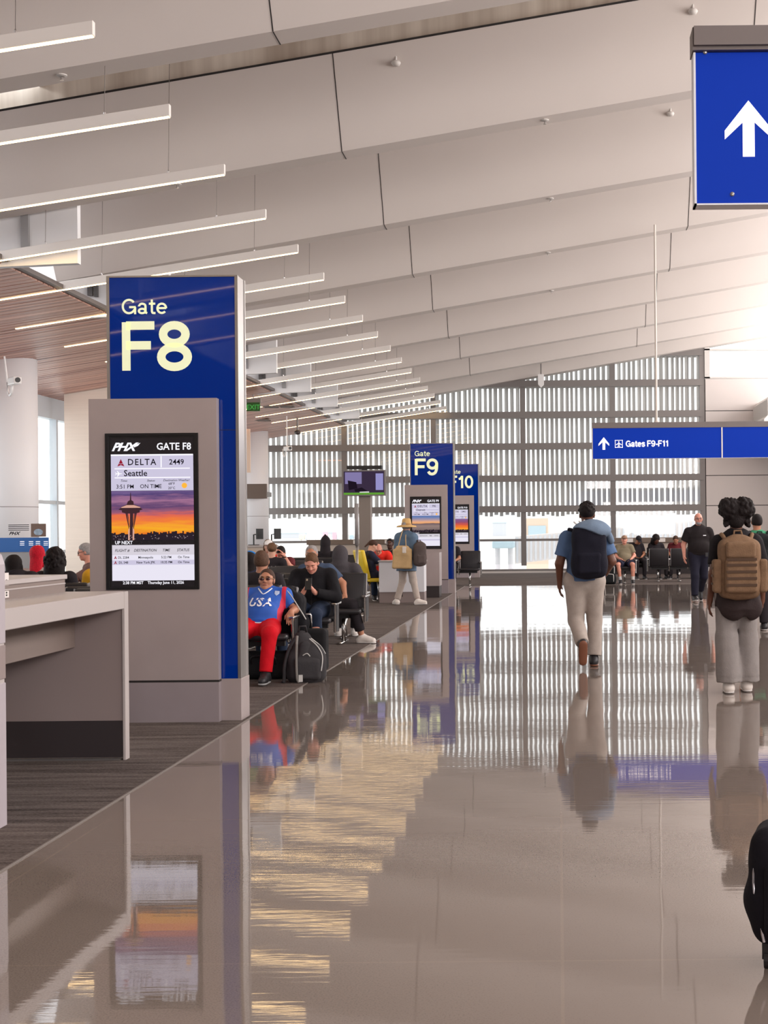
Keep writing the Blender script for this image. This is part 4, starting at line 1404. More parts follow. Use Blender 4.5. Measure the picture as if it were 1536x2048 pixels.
def fold(prims, vox, wrinkle=0., seed=0):
    lo, hi = np.full(3, 1e9), np.full(3, -1e9)
    bbs = []
    for p in prims:
        k = p['k']
        if p['t'] == 'cap':
            r = max(p['ra'], p['rb']) * 1.05
            a, b = np.array(p['a']), np.array(p['b'])
            l, h = np.minimum(a, b) - r, np.maximum(a, b) + r
        elif p['t'] in ('ell', 'box'):
            r = max(p['r']) * (1.75 if p['t'] == 'box' else 1.02)
            if p['M'] is None:
                rr = np.array(p['r'])
            else:
                rr = np.full(3, r)
            c = np.array(p['c'])
            l, h = c - rr, c + rr
        else:
            l = h = None
        bbs.append((l, h))
        if l is not None and p['op'] == '+':
            lo, hi = np.minimum(lo, l), np.maximum(hi, h)
    lo, hi = lo - 3 * vox, hi + 3 * vox
    n = np.ceil((hi - lo) / vox).astype(int) + 1
    D = np.full(n, .3, np.float32)
    ax = [lo[i] + vox * np.arange(n[i]) for i in range(3)]
    for p, (l, h) in zip(prims, bbs):
        k = p['k']
        if l is None:
            sl = (slice(None),) * 3
        else:
            m = 3 * vox + k
            i0 = np.clip(np.floor((l - m - lo) / vox).astype(int), 0, n)
            i1 = np.clip(np.ceil((h + m - lo) / vox).astype(int) + 1, 0, n)
            sl = tuple(slice(a, b) for a, b in zip(i0, i1))
        X, Y, Z = ax[0][sl[0]][:, None, None], ax[1][sl[1]][None, :, None], ax[2][sl[2]][None, None, :]
        if p['t'] == 'cap':
            a, b = np.array(p['a'], float), np.array(p['b'], float)
            d = b - a
            L2 = max(d @ d, 1e-9)
            px, py, pz = X - a[0], Y - a[1], Z - a[2]
            tt = (px * d[0] + py * d[1] + pz * d[2]) / L2
            t = np.clip(tt, 0, 1)
            qx, qy, qz = px - t * d[0], py - t * d[1], pz - t * d[2]
            if p['flat']:
                fa, ff = p['flat']
                fa = np.array(fa, float)
                q = (qx * fa[0] + qy * fa[1] + qz * fa[2]) * (1 / ff - 1)
                qx, qy, qz = qx + q * fa[0], qy + q * fa[1], qz + q * fa[2]
            f = np.sqrt(qx * qx + qy * qy + qz * qz) - (p['ra'] + (p['rb'] - p['ra']) * t)
            if p['flat']:
                f = f * (p['flat'][1] * .5 + .5)
            if p['cb']:
                f = np.maximum(f, (tt - 1) * math.sqrt(L2))
            if p['ca']:
                f = np.maximum(f, -tt * math.sqrt(L2))
        elif p['t'] in ('ell', 'box'):
            c, r = p['c'], p['r']
            px, py, pz = X - c[0], Y - c[1], Z - c[2]
            if p['M'] is not None:
                M = p['M']
                px, py, pz = (M[0][0] * px + M[1][0] * py + M[2][0] * pz, M[0][1] * px + M[1][1] * py + M[2][1] * pz, M[0][2] * px + M[1][2] * py + M[2][2] * pz)
            if p['t'] == 'ell':
                k0 = np.sqrt((px / r[0]) ** 2 + (py / r[1]) ** 2 + (pz / r[2]) ** 2)
                k1 = np.sqrt((px / r[0] ** 2) ** 2 + (py / r[1] ** 2) ** 2 + (pz / r[2] ** 2) ** 2)
                f = k0 * (k0 - 1) / np.maximum(k1, 1e-6)
            else:
                e = p['e']
                qx, qy, qz = np.abs(px) - r[0] + e, np.abs(py) - r[1] + e, np.abs(pz) - r[2] + e
                f = np.sqrt(np.maximum(qx, 0) ** 2 + np.maximum(qy, 0) ** 2 + np.maximum(qz, 0) ** 2) + np.minimum(np.maximum(np.maximum(qx, qy), qz), 0) - e
        else:
            nn, c = p['n'], p['c']
            f = (X - c[0]) * nn[0] + (Y - c[1]) * nn[1] + (Z - c[2]) * nn[2]
        S_ = D[sl]
        if p['op'] == '+':
            hh = np.maximum(k - np.abs(f - S_), 0) / k
            D[sl] = np.minimum(f, S_) - hh * hh * k * .25
        else:
            g = f if p['op'] == 'clip' else -f
            hh = np.maximum(k - np.abs(g - S_), 0) / k
            D[sl] = np.maximum(g, S_) + hh * hh * k * .25
    if wrinkle:
        rg = np.random.RandomState(seed)
        for s in (13., 27., 45.):
            w = rg.uniform(-1, 1, (2, 3)) * s * np.array([1, 1, .6])
            X, Y, Z = ax[0][:, None, None], ax[1][None, :, None], ax[2][None, None, :]
            D += (wrinkle * 13 / s * 1.2 * np.sin(w[0][0] * X + w[0][1] * Y + w[0][2] * Z + seed) * np.sin(w[1][0] * X + w[1][1] * Y + w[1][2] * Z)).astype(np.float32)
    return nets(D, lo, vox)


def cap(a, b, ra, rb=None, k=.02, flat=None, cb=False, ca=False, op='+'):
    return dict(t='cap', a=tuple(a), b=tuple(b), ra=ra, rb=ra if rb is None else rb, k=k, flat=flat, cb=cb, ca=ca, op=op)


def ell(c, r, k=.02, M=None, op='+'):
    return dict(t='ell', c=tuple(c), r=tuple(r), k=k, M=M, op=op)


def rbox(c, r, e=.03, k=.02, M=None, op='+'):
    return dict(t='box', c=tuple(c), r=tuple(r), e=e, k=k, M=M, op=op)


def clip(c, n, k=.004):
    return dict(t='half', c=tuple(c), n=tuple(n), k=k, op='clip')


def skin(name, prims, vox, m, parent=None, wrinkle=0., seed=0, scale=1.):
    vs, fs = fold(prims, vox, wrinkle, seed)
    me = bpy.data.meshes.new(name)
    me.vertices.add(len(vs))
    me.vertices.foreach_set('co', (vs * scale).astype(np.float32).ravel())
    me.loops.add(len(fs) * 4)
    me.loops.foreach_set('vertex_index', fs.astype(np.int32).ravel())
    me.polygons.add(len(fs))
    me.polygons.foreach_set('loop_start', np.arange(0, len(fs) * 4, 4, dtype=np.int32))
    me.polygons.foreach_set('use_smooth', np.ones(len(fs), bool))
    me.update(calc_edges=True)
    me.materials.append(m)
    o = bpy.data.objects.new(name, me)
    COL.objects.link(o)
    o.parent = parent
    return o


def cloth(name, rgb, bump=.25):
    return mat('cloth_' + name, rgb, .85, spec=.2, var=.06, vscale=14, bump=bump, bscale=60)


SKIN = {k: mat('skin_' + k, c, .5, spec=.35, var=.04, vscale=20) for k, c in dict(light=(206, 158, 136), pink=(214, 150, 130), tan=(178, 124, 98), brown=(104, 66, 50), dark=(84, 52, 42)).items()}
HAIR = {k: mat('hair_' + k, c, .7, spec=.25, bump=.6, bscale=120, var=.2, vscale=60) for k, c in dict(black=(26, 19, 20), brown=(72, 50, 40), sandy=(98, 70, 50), grey=(150, 146, 146), red=(196, 20, 44), mixed=(88, 64, 50)).items()}

STAND = dict(pel=(0, .0, .97), ch=(0, .0, 1.27), nk=(0, .015, 1.46), hd=(0, -.005, 1.62), LS=(.175, .01, 1.385), LE=(.235, .03, 1.12), LW=(.25, -.03, .88),
             LH=(.085, 0, .92), LK=(.09, -.01, .50), LA=(.095, .02, .09))
SIT = dict(pel=(0, -.07, .58), ch=(0, .0, .84), nk=(0, .02, 1.03), hd=(0, -.01, 1.185), LS=(.175, .02, .985), LE=(.235, -.05, .735), LW=(.10, -.27, .66),
           LH=(.085, -.09, .565), LK=(.12, -.52, .53), LA=(.12, -.50, .09))


def joints_of(base, **over):
    J = {}
    for k, v in base.items():
        J[k] = V(v)
        if k[0] == 'L':
            J['R' + k[1:]] = V((-v[0], v[1], v[2]))
    for k, v in over.items():
        J[k] = V(v)
    return J


def hand(w, d, n, t, c=.35, k=.006):
    """palm plus four fingers of different lengths and a thumb from the side of the palm; d along the hand, n palm side, t thumb side"""
    d, n, t = V(d).normalized(), V(n).normalized(), V(t).normalized()
    out = [cap(w, w + d * .03, .024, .026, .012), cap(w + d * .03 + t * .017, w + d * .078 + t * .021, .021, .018, .014, flat=(n, .62)), cap(w + d * .03 - t * .015, w + d * .072 - t * .023, .021, .017, .014, flat=(n, .62))]
    for off, L, dd in ((.031, .040, .084), (.0105, .045, .089), (-.0105, .041, .085), (-.031, .032, .076)):
        b = w + d * dd + t * off
        m = b + (d * math.cos(c) + n * math.sin(c)) * L
        e = m + (d * math.cos(2.1 * c) + n * math.sin(2.1 * c)) * L * .8
        out += [cap(b - d * .012, m, .0092, .0084, k), cap(m, e, .0084, .0066, k)]
    b = w + d * .018 + t * .024
    m = b + (d * .6 + t * .62 + n * .35) * .047
    e = m + (d * .9 + t * .12 + n * .4) * .034
    out += [cap(b, m, .0125, .0105, k + .004), cap(m, e, .0098, .0078, k)]
    return out


def head_frame(face, up=(0, 0, 1)):
    f = V(face).normalized()
    b = -f
    l = V(up).cross(f)      # person's left when looking along f
    l = -l if False else l
    l.normalize()
    u = f.cross(l)
    u = u if u.z > 0 else -u
    return Matrix(((l.x, b.x, u.x), (l.y, b.y, u.y), (l.z, b.z, u.z)))


def head_prims(h, M, k=.016):
    A = lambda x, y, z: h + M @ V((x, y, z))
    E = lambda c, r, kk=k, op='+': ell(A(*c), r, kk, M, op)
    return [E((0, .014, .036), (.074, .092, .083)), E((0, -.018, -.012), (.064, .072, .088), .03), E((0, -.036, -.070), (.046, .050, .040), .03),
            E((0, -.076, -.088), (.020, .016, .016), .02),
            cap(A(-.032, -.078, .030), A(.032, -.078, .030), .013, .013, .014), E((.030, -.092, .006), (.017, .016, .011), .012, '-'), E((-.030, -.092, .006), (.017, .016, .011), .012, '-'),
            cap(A(0, -.086, .016), A(0, -.104, -.022), .009, .0125, .010), E((.011, -.094, -.026), (.009, .010, .008), .006), E((-.011, -.094, -.026), (.009, .010, .008), .006),
            E((.036, -.066, -.024), (.024, .020, .020), .024), E((-.036, -.066, -.024), (.024, .020, .020), .024),
            cap(A(-.017, -.084, -.058), A(.017, -.084, -.058), .008, .008, .008),
            E((.076, .006, -.004), (.010, .020, .032), .008), E((-.076, .006, -.004), (.010, .020, .032), .008)]


def hair_prims(kind, h, M):
    A = lambda x, y, z: h + M @ V((x, y, z))
    E = lambda c, r, kk=.012, op='+': ell(A(*c), r, kk, M, op)
    out = []
    if kind == 'short':
        out = [E((0, .016, .042), (.079, .098, .085)), E((0, .020, .0), (.0815, .090, .082), .02), E((0, -.116, .002), (.075, .082, .096), .012, '-'), E((0, -.06, -.13), (.12, .19, .110), .012, '-'), E((.085, -.065, -.02), (.04, .05, .09), .012, '-'), E((-.085, -.065, -.02), (.04, .05, .09), .012, '-')]
    elif kind == 'balding':
        out = [E((0, .022, .03), (.080, .094, .075)), E((0, -.10, .0), (.12, .09, .2), .01, '-'), E((0, .0, .12), (.07, .09, .07), .012, '-'), E((0, .02, -.115), (.12, .16, .075), .012, '-')]
    elif kind == 'curly':
        rg = random.Random(3)
        out = [E((0, .022, .05), (.088, .104, .090)), E((0, -.115, -.02), (.085, .075, .088), .01, '-'), E((0, .03, -.115), (.12, .16, .064), .012, '-')]
        for i in range(70):
            a, b = rg.uniform(0, 6.28), rg.uniform(-.1, 1.45)
            p = (.086 * math.cos(a) * math.cos(b), .022 + .10 * math.sin(a) * math.cos(b), .055 + .088 * math.sin(b))
            if p[1] < -.06 and p[2] < .07:
                continue
            out.append(E(p, (.014, .014, .013), .006))
    elif kind in ('afro', 'longcurly'):
        rg = random.Random(5)
        out = [E((0, .025, .05), (.088, .105, .092)), E((0, .05, -.03), (.08, .07, .09), .03)]
        if kind == 'afro':
            out += [E((.066, .045, .07), (.092, .098, .090), .02), E((-.066, .045, .07), (.092, .098, .090), .02)]
        else:
            out += [E((0, .035, .04), (.105, .115, .105), .03), E((0, .06, -.06), (.12, .09, .13), .03), E((0, .07, -.14), (.125, .075, .12), .03)]
        for i in range(300):
            a, b = rg.uniform(0, 6.28), rg.uniform(-1.2, 1.4)
            if kind == 'afro':
                sg = rg.choice((-1, 1))
                q = rg.uniform(.9, 1.06)
                p = (sg * .066 + .092 * q * math.cos(a) * math.cos(b), .045 + .098 * q * math.sin(a) * math.cos(b), .07 + .090 * q * math.sin(b))
                if i % 6 == 0:
                    p = (sg * rg.uniform(.085, .115), .03 + rg.uniform(-.02, .05), rg.uniform(-.09, .02))
            else:
                p = (.115 * math.cos(a) * math.cos(b), .045 + .115 * math.sin(a) * math.cos(b), .16 * math.sin(b))
            if p[1] < -.03:
                continue
            s = rg.uniform(.009, .019)
            out.append(E(p, (s, s, s * 1.3), .010))
        out += [E((0, -.125, -.03), (.09, .085, .11), .01, '-')]
    elif kind == 'long':
        out = [E((0, .02, .045), (.086, .104, .088)), cap(A(0, .055, .03), A(0, .085, -.20), .085, .07, .04, flat=(M @ V((0, 1, 0)), .62)),
               cap(A(.07, .0, .0), A(.085, .01, -.17), .025, .02, .02), cap(A(-.07, .0, .0), A(-.085, .01, -.17), .025, .02, .02), E((0, -.12, -.03), (.07, .085, .105), .01, '-')]
    elif kind == 'bun':
        out = [E((0, .02, .042), (.083, .102, .086)), E((0, -.12, -.03), (.085, .085, .095), .01, '-'), E((0, .02, -.12), (.12, .16, .07), .012, '-'), E((0, .10, .03), (.04, .036, .038), .01)]
    elif kind == 'pony':
        out = [E((0, .02, .042), (.083, .102, .086)), E((0, -.12, -.03), (.085, .085, .095), .01, '-'), E((0, .02, -.12), (.12, .16, .07), .012, '-'), cap(A(0, .10, .03), A(0, .15, -.10), .03, .016, .014)]
    return out


def torso(J, g, add, k, fl=.70, top=True):
    side = (J['LS'] - J['RS']).normalized()
    upv = (J['nk'] - J['pel']).normalized()
    fw = side.cross(upv).normalized()
    mid = J['pel'].lerp(J['ch'], .5)
    out = [cap(J['pel'], mid, .152 * g + add, .142 * g + add, k, flat=(fw, fl)), cap(mid, J['ch'], .142 * g + add, .158 * g + add, k, flat=(fw, fl)),
           cap(J['ch'], J['ch'].lerp(J['nk'], .7), .158 * g + add, .10 * g + add, k, flat=(fw, fl)),
           cap(J['LS'] - (J['LS'] - J['nk']) * .12, J['nk'] - upv * .045, .058 + add, .062 + add, .04), cap(J['RS'] - (J['RS'] - J['nk']) * .12, J['nk'] - upv * .045, .058 + add, .062 + add, .04)]
    return out, fw, upv


def human(label, loc, rz=0., base=SIT, over=None, scale=1., vox=.011, tone='light', face=(0, -1, 0), up=(0, 0, 1), hair='short', haircol='brown', g=1., belly=0.,
          top=('shirt', None, 'short', .016), bottom=('trousers', None, 'long', .014), shoes=None, hands=None, feet=None, group=None, features=True, socks=None, wr=.0035, seed=1, fl=.70):
    J = joints_of(base, **(over or {}))
    H = J['hd']
    M = head_frame(face, up)
    neck_top = H + M @ V((0, .022, -.055))
    P, fw, upv = torso(J, g, 0, .05, fl)
    prims = P + [cap(J['nk'] - upv * .03, neck_top, .058, .054, .03)] + head_prims(H, M)
    if belly:
        prims.insert(2, ell(J['pel'].lerp(J['ch'], .35) - fw * 0 + fw * .05, (.16 * g, .10 + belly, .16), .05))
    for s in 'LR':
        prims += [cap(J[s + 'S'], J[s + 'E'], .052 * g, .041 * g, .03), cap(J[s + 'E'], J[s + 'W'], .042 * g, .027, .02)]
        prims += [cap(J[s + 'H'], J[s + 'K'], .086 * g, .056, .04), cap(J[s + 'K'], J[s + 'K'].lerp(J[s + 'A'], .35), .056, .057, .02), cap(J[s + 'K'].lerp(J[s + 'A'], .35), J[s + 'A'], .057, .038, .02)]
        hs = (hands or {}).get(s)
        if hs is None:
            d = (J[s + 'W'] - J[s + 'E']).normalized()
            inn = V((-1 if s == 'L' else 1, 0, 0))
            hs = (d, inn - d * inn.dot(d), V((0, -1, 0)) - d * (-d.y), .4)
        prims += hand(J[s + 'W'], *hs)
        ft = (feet or {}).get(s, ((0, -1, 0), (0, 0, 1)))
        f_, u_ = V(ft[0]).normalized(), V(ft[1]).normalized()
        prims.append(cap(J[s + 'A'] - u_ * .03, J[s + 'A'] + f_ * .13 - u_ * .055, .036, .026, .03))
    b = skin('person', prims, vox, SKIN[tone], None, scale=scale)
    b.location, b.rotation_euler = loc, (0, 0, rz)
    tag(b, label, 'person', group)
    cv = max(vox, .0085)
    kind, col, sl, add = top
    if col is not None:
        ps, fw, upv = torso(J, g, add, .05, fl)
        low = J['pel'] - upv * (.05 if base is STAND else .03)
        ps.append(cap(J['pel'], low, .158 * g + add, .166 * g + add, .02, flat=(fw, fl + .04), cb=True))
        if belly:
            ps.insert(2, ell(J['pel'].lerp(J['ch'], .35) + fw * .05, (.16 * g + add, .10 + belly + add, .16 + add), .05))
        for s in 'LR':
            S_, E_, W_ = J[s + 'S'], J[s + 'E'], J[s + 'W']
            if sl == 'short':
                q = S_.lerp(E_, .72)
                ps.append(cap(S_, q, .058 * g + add, .054 * g + add, .035, cb=True))
            elif sl == 'long':
                ps += [cap(S_, E_, .054 * g + add, .046 * g + add, .035), cap(E_, E_.lerp(W_, .95), .046 * g + add, .032 + add, .02, cb=True)]
        if kind == 'hoodie':
            ps.append(ell(J['nk'] + V((0, .02, .0)), (.11, .10, .07), .03))
        ps.append(ell(J['nk'] + upv * .03 + fw * .02, (.062, .062, .05), .01, op='-'))
        o = skin({'shirt': 'shirt', 'hoodie': 'hoodie', 'jacket': 'jacket', 'polo': 'polo_shirt'}[kind], ps, cv, col, b, wr, seed, scale)
    kind, col, ln, add = bottom
    if col is not None:
        mid = (J['LH'] + J['RH']) / 2
        ps = [cap(J['LH'], J['RH'], .092 * g + add, .092 * g + add, .05), cap(J['pel'] + upv * .03, mid, .145 * g + add, .13 * g + add, .05, flat=(fw, fl))]
        for s in 'LR':
            H_, K_, A_ = J[s + 'H'], J[s + 'K'], J[s + 'A']
            if ln == 'short':
                ps.append(cap(H_, H_.lerp(K_, .82), .090 * g + add, .076 * g + add, .04, cb=True))
            else:
                ps += [cap(H_, K_, .090 * g + add, .060 + add, .035), cap(K_, K_.lerp(A_, .93 if ln == 'long' else .8), .060 + add, (.046 if ln != 'wide' else .075) + add, .03, cb=True)]
                if ln == 'wide':
                    ps.append(cap(K_, K_.lerp(A_, .97), .07 + add, .085 + add, .03, cb=True))
        skin('trousers' if ln != 'short' else 'shorts', ps, cv, col, b, wr, seed + 4, scale)
    if shoes:
        for s in 'LR':
            ft = (feet or {}).get(s, ((0, -1, 0), (0, 0, 1)))
            f_, u_ = V(ft[0]).normalized(), V(ft[1]).normalized()
            A_ = J[s + 'A']
            he, to = A_ - f_ * .035 - u_ * .042, A_ + f_ * .155 - u_ * .05
            ps = [cap(he, to, .043, .040, .02), cap(A_ + u_ * .0, he, .045, .043, .03), cap(A_, A_ + f_ * .1 - u_ * .035, .044, .042, .03), clip(A_ - u_ * .078, -u_)]
            so = skin('shoe', ps, .008, shoes[0], b, scale=scale)
            side = f_.cross(u_)
            ps = [cap(he - u_ * .032, to - u_ * .026, .047, .045, .01, flat=(u_, .35))]
            sole = skin('sole', ps, .008, shoes[1], so, scale=scale)
            if socks:
                skin('sock', [cap(A_ - u_ * .01, J[s + 'K'].lerp(A_, .72), .045, .048, .01, cb=True)], .009, socks, b, scale=scale)
    if hair:
        kk = hair
        skin('hair', hair_prims(kk, H, M), max(.007, vox * .8), HAIR[haircol], b, .006 if kk == 'long' else .002, seed, scale=scale)
    if features:
        down = M[2][1] > .42
        A = lambda x, y, z: H + M @ V((x, y, z))
        ey = MB()
        if down:
            pass
        for s in (-1, 1):
            ey.ball(A(s * .030, -.0755, .006) * scale, .0108 * scale, 6)
        ey.build('eyelids' if down else 'eyes', SKIN[tone] if down else mat('eye_white', (190, 180, 174), .3), b, smooth=True)
        ir = MB()
        for s in (-1, 1):
            ir.ball(A(s * .030, -.0835, .0055 if not down else -.002) * scale, .0058 * scale, 5, sx=1 if not down else 1.6, sz=1 if not down else .4)
        ir.build('irises', mat('iris_dark', (46, 34, 30), .3), b, smooth=True)
        lp = MB()
        lp.tube([A(-.021, -.088, -.057) * scale, A(0, -.0945, -.0565) * scale, A(.021, -.088, -.057) * scale], .0058 * scale, 8)
        lp.build('lips', mat('lip_' + tone, {'light': (168, 98, 90), 'pink': (178, 92, 86), 'tan': (140, 80, 70), 'brown': (84, 44, 40), 'dark': (70, 38, 36)}[tone], .45), b, smooth=True)
        br = MB()
        for s in (-1, 1):
            br.tube([A(s * .014, -.0905, .026) * scale, A(s * .034, -.0885, .031) * scale, A(s * .048, -.0765, .026) * scale], .0045 * scale, 6)
        br.build('eyebrows', HAIR[haircol], b, smooth=True)
    return b, J, M


def on_surface(src, mb, d=.003):
    """lay flat lettering on a garment: push every point along +y until it meets the cloth"""
    me = src.data
    t = BVHTree.FromPolygons([v.co for v in me.vertices], [tuple(p.vertices) for p in me.polygons])
    out = []
    for v in mb.v:
        h = t.ray_cast(V((v[0], -2, v[2])), V((0, 1, 0)))[0]
        out.append((v[0], (h.y if h else v[1]) - d, v[2]))
    mb.v = out
    return mb


def child_mesh(mb, name, m, b, smooth=True, bevel=0):
    return mb.build(name, m, b, smooth=smooth, bevel=bevel)


def hood(b, J, M, m, point=0., scale=1.):
    H = J['hd']
    A = lambda x, y, z: H + M @ V((x, y, z))
    ps = [ell(A(0, .015, .025), (.105, .122, .125), .02, M), cap(A(0, .05, -.05), J['nk'], .10, .12, .05)]
    if point:
        ps.append(cap(A(0, .03, .08), A(0, .05, .12 + point), .07, .015, .05))
    ps.append(ell(A(0, -.13, -.01), (.072, .10, .105), .01, M, '-'))
    return skin('hood', ps, .009, m, b, .002, 3, scale)


def sunglasses(b, J, M, m, scale=1.):
    A = lambda x, y, z: (J['hd'] + M @ V((x, y, z))) * scale
    mb = MB()
    for s in (-1, 1):
        mb.ball(A(s * .033, -.094, .006), .0235 * scale, 7, sy=.35, sz=.72)
    o = mb.build('sunglasses', m, b, smooth=True)
    f = MB().tube([A(-.058, -.092, .017), A(0, -.1045, .019), A(.058, -.092, .017)], .0028 * scale, 6)
    for s in (-1, 1):
        f.tube([A(s * .058, -.092, .015), A(s * .08, -.03, .014), A(s * .083, .02, .01)], .0026 * scale, 6)
    f.build('frame', mat('gold_frame', (190, 150, 110), .3, metal=.7), o)


def spectacles(b, J, M, scale=1.):
    A = lambda x, y, z: (J['hd'] + M @ V((x, y, z))) * scale
    f = MB()
    for s in (-1, 1):
        f.tube([A(s * .031 + .022 * math.cos(t), -.096, .004 + .017 * math.sin(t)) for t in np.linspace(0, 6.283, 15)], .0026 * scale, 5)
        f.tube([A(s * .053, -.094, .008), A(s * .08, -.02, .012), A(s * .083, .015, .004)], .0026 * scale, 5)
    f.tube([A(-.01, -.1, .006), A(.01, -.1, .006)], .0026 * scale, 5)
    f.build('spectacles', M_BLACK, b)


def cap_hat(b, J, M, m, scale=1., back=False):
    A = lambda x, y, z: J['hd'] + M @ V((x, y, z))
    s = 1 if back else -1
    ps = [ell(A(0, .012, .05), (.086, .104, .088), .01, M), clip(A(0, 0, .035), M @ V((0, 0, -1)))]
    o = skin('cap', ps, .007, m, b, scale=scale)
    ps = [cap(A(0, s * .08, .042), A(0, s * .14, .036), .068, .062, .02, flat=(M @ V((0, 0, 1)), .1))]
    skin('brim', ps, .006, m, o, scale=scale)


# ---- man in the USA shirt, slouched in the nearest row
XU = -3.05
usa = bpy.data.materials.new('usa_shirt')
usa.use_nodes = True
nt = usa.node_tree
_tc, _sp, _ab, _r = (nt.nodes.new(s) for s in ('ShaderNodeTexCoord', 'ShaderNodeSeparateXYZ', 'ShaderNodeMath', 'ShaderNodeValToRGB'))
_ab.operation = 'ABSOLUTE'
nt.links.new(_tc.outputs['Object'], _sp.inputs[0])
nt.links.new(_sp.outputs['X'], _ab.inputs[0])
nt.links.new(_ab.outputs[0], _r.inputs['Fac'])
_r.color_ramp.interpolation = 'CONSTANT'
_r.color_ramp.elements[0].color = lin((30, 84, 176)) + (1,)
_r.color_ramp.elements[1].position = .168
_r.color_ramp.elements[1].color = lin((196, 30, 58)) + (1,)
_e = _r.color_ramp.elements.new(.212)
_e.color = lin((34, 92, 184)) + (1,)
nt.links.new(_r.outputs['Color'], nt.nodes['Principled BSDF'].inputs['Base Color'])
nt.nodes['Principled BSDF'].inputs['Roughness'].default_value = .7
b, J, M = human('slouching man in sunglasses, blue USA shirt and red trousers in the nearest seat row', (XU, 14.2, 0), over=dict(
    pel=(0, -.25, .55), ch=(0, -.06, .74), nk=(0, .06, .90), hd=(0, .045, 1.005), LS=(.195, .04, .855), RS=(-.195, .04, .855), LE=(.30, .0, .70), RE=(-.31, .0, .68), LW=(.30, -.21, .69), RW=(-.22, -.24, .63),
    LH=(.09, -.27, .53), RH=(-.09, -.27, .53), LK=(.17, -.64, .50), RK=(-.18, -.64, .50), LA=(.14, -.70, .10), RA=(-.19, -.70, .10)), vox=.0065, tone='tan', face=(0, -1, .16), hair='short', haircol='brown', g=1.08, belly=.02,
    top=('shirt', usa, 'short', .016), bottom=('trousers', cloth('red', (196, 14, 30)), 'long', .016), shoes=(mat('shoe_black', (28, 26, 30), .5), mat('sole_grey', (150, 150, 150), .6)),
    hands=dict(L=((.05, -.75, -.62), (0, .6, -.75), (-1, 0, 0), .25)), seed=11)
sunglasses(b, J, M, mat('lens_brown', (58, 22, 18), .12, coat=.5))
sh = [c for c in b.children if c.name.startswith('shirt')][0]
m = MB()
small_text(m, 'USA', .104, .0, .760, -1, align='CENTER', bold=.03, sx=1.12, gap=1.14)
on_surface(sh, m, .011).build('lettering', mat('shirt_white', (236, 236, 240), .6), sh)
m = MB().add([(.105, -1, .902), (.152, -1, .898), (.152, -1, .872), (.128, -1, .852), (.105, -1, .874)], [(0, 1, 2, 3, 4)])
on_surface(sh, m, .009).build('crest', mat('crest_pale', (170, 184, 214), .6), sh)
m = MB()
m.tube([(-.075, -1, .925), (-.035, -1, .885), (0, -1, .868), (.035, -1, .885), (.075, -1, .925)], .004, 5)
for i, v in enumerate(m.v):
    pass
A0 = [(-.07, .925), (-.04, .895), (-.018, .878), (0, .870), (.018, .878), (.04, .895), (.07, .925)]
sm = MB()
for x, z in A0:
    sm.v.append((x, 0, z))
on_surface(sh, sm, .002)
MB().tube(sm.v, .0065, 6).build('collar', mat('shirt_white', (236, 236, 240), .6), sh, smooth=True)
sm = MB()
for x in np.linspace(-.16, .16, 9):
    sm.v.append((x, 0, .612 - .02 * math.cos(x * 9)))
on_surface(sh, sm, .002)
MB().tube(sm.v, .006, 6).build('hem', mat('shirt_white', (236, 236, 240), .6), sh, smooth=True)

# ---- man in black looking at his phone
XJ = -2.99
blk = cloth('black', (26, 25, 29))
b, J, M = human('man in a black jacket and jeans looking down at the phone in his hands', (XJ, 16.7, 0), over=dict(
    ch=(0, -.05, .85), nk=(0, -.09, 1.03), hd=(0, -.19, 1.125), LS=(.205, -.06, .975), RS=(-.205, -.06, .975), LE=(.285, -.20, .72), RE=(-.285, -.20, .72), LW=(.075, -.375, .775), RW=(-.075, -.375, .775),
    LK=(.10, -.54, .53), RK=(-.20, -.54, .53), LA=(.14, -.50, .10), RA=(-.2, -.5, .10)), vox=.007, tone='pink', face=(0, -1, -.62), haircol='sandy', g=1.14,
    top=('jacket', blk, 'long', .022), bottom=('trousers', cloth('denim', (36, 46, 66)), 'crop', .012), shoes=(mat('shoe_black', (28, 26, 30), .5), mat('sole_white', (210, 206, 204), .6)), socks=cloth('sock_white', (214, 212, 210)),
    hands=dict(L=((-.42, -.30, .62), (-.5, .75, .0), (-.2, -.5, .62), .75), R=((.42, -.30, .62), (.5, .75, .0), (.2, -.5, .62), .75)), seed=21)
jk = [c for c in b.children if c.name.startswith('jacket')][0]
sm = MB()
for z in np.linspace(.62, .98, 9):
    sm.v.append((0, 0, z))
on_surface(jk, sm, .001)
MB().tube(sm.v, .005, 5).build('zip', mat('zip_dark', (60, 58, 62), .35, metal=.6), jk)
ph = thing('phone', 'black phone held up by the man in the black jacket', 'phone', (XJ, 16.7 - .455, .815))
MB().box(-.038, .038, -.005, .005, 0, .155).build('case', M_BLACK, ph, bevel=.004, rot=(R(-24), 0, 0))
MB().box(-.026, -.006, -.0075, -.004, .115, .14).build('camera_lens', M_CHROME, ph, rot=(R(-24), 0, 0))

GREYH = cloth('charcoal', (70, 66, 70))
NAVY = cloth('navy', (44, 46, 66))
DARK = cloth('dark', (40, 36, 40))
MAROON = cloth('maroon', (100, 40, 46))
REDC = cloth('bright_red', (226, 52, 40))
BLUET = cloth('slate_blue', (66, 80, 104))
SHO = (mat('shoe_black', (28, 26, 30), .5), mat('sole_white', (210, 206, 204), .6))
WSH = (mat('shoe_white', (222, 214, 208), .5), mat('sole_white', (210, 206, 204), .6))
JEAN = cloth('denim', (36, 46, 66))
PI = math.pi

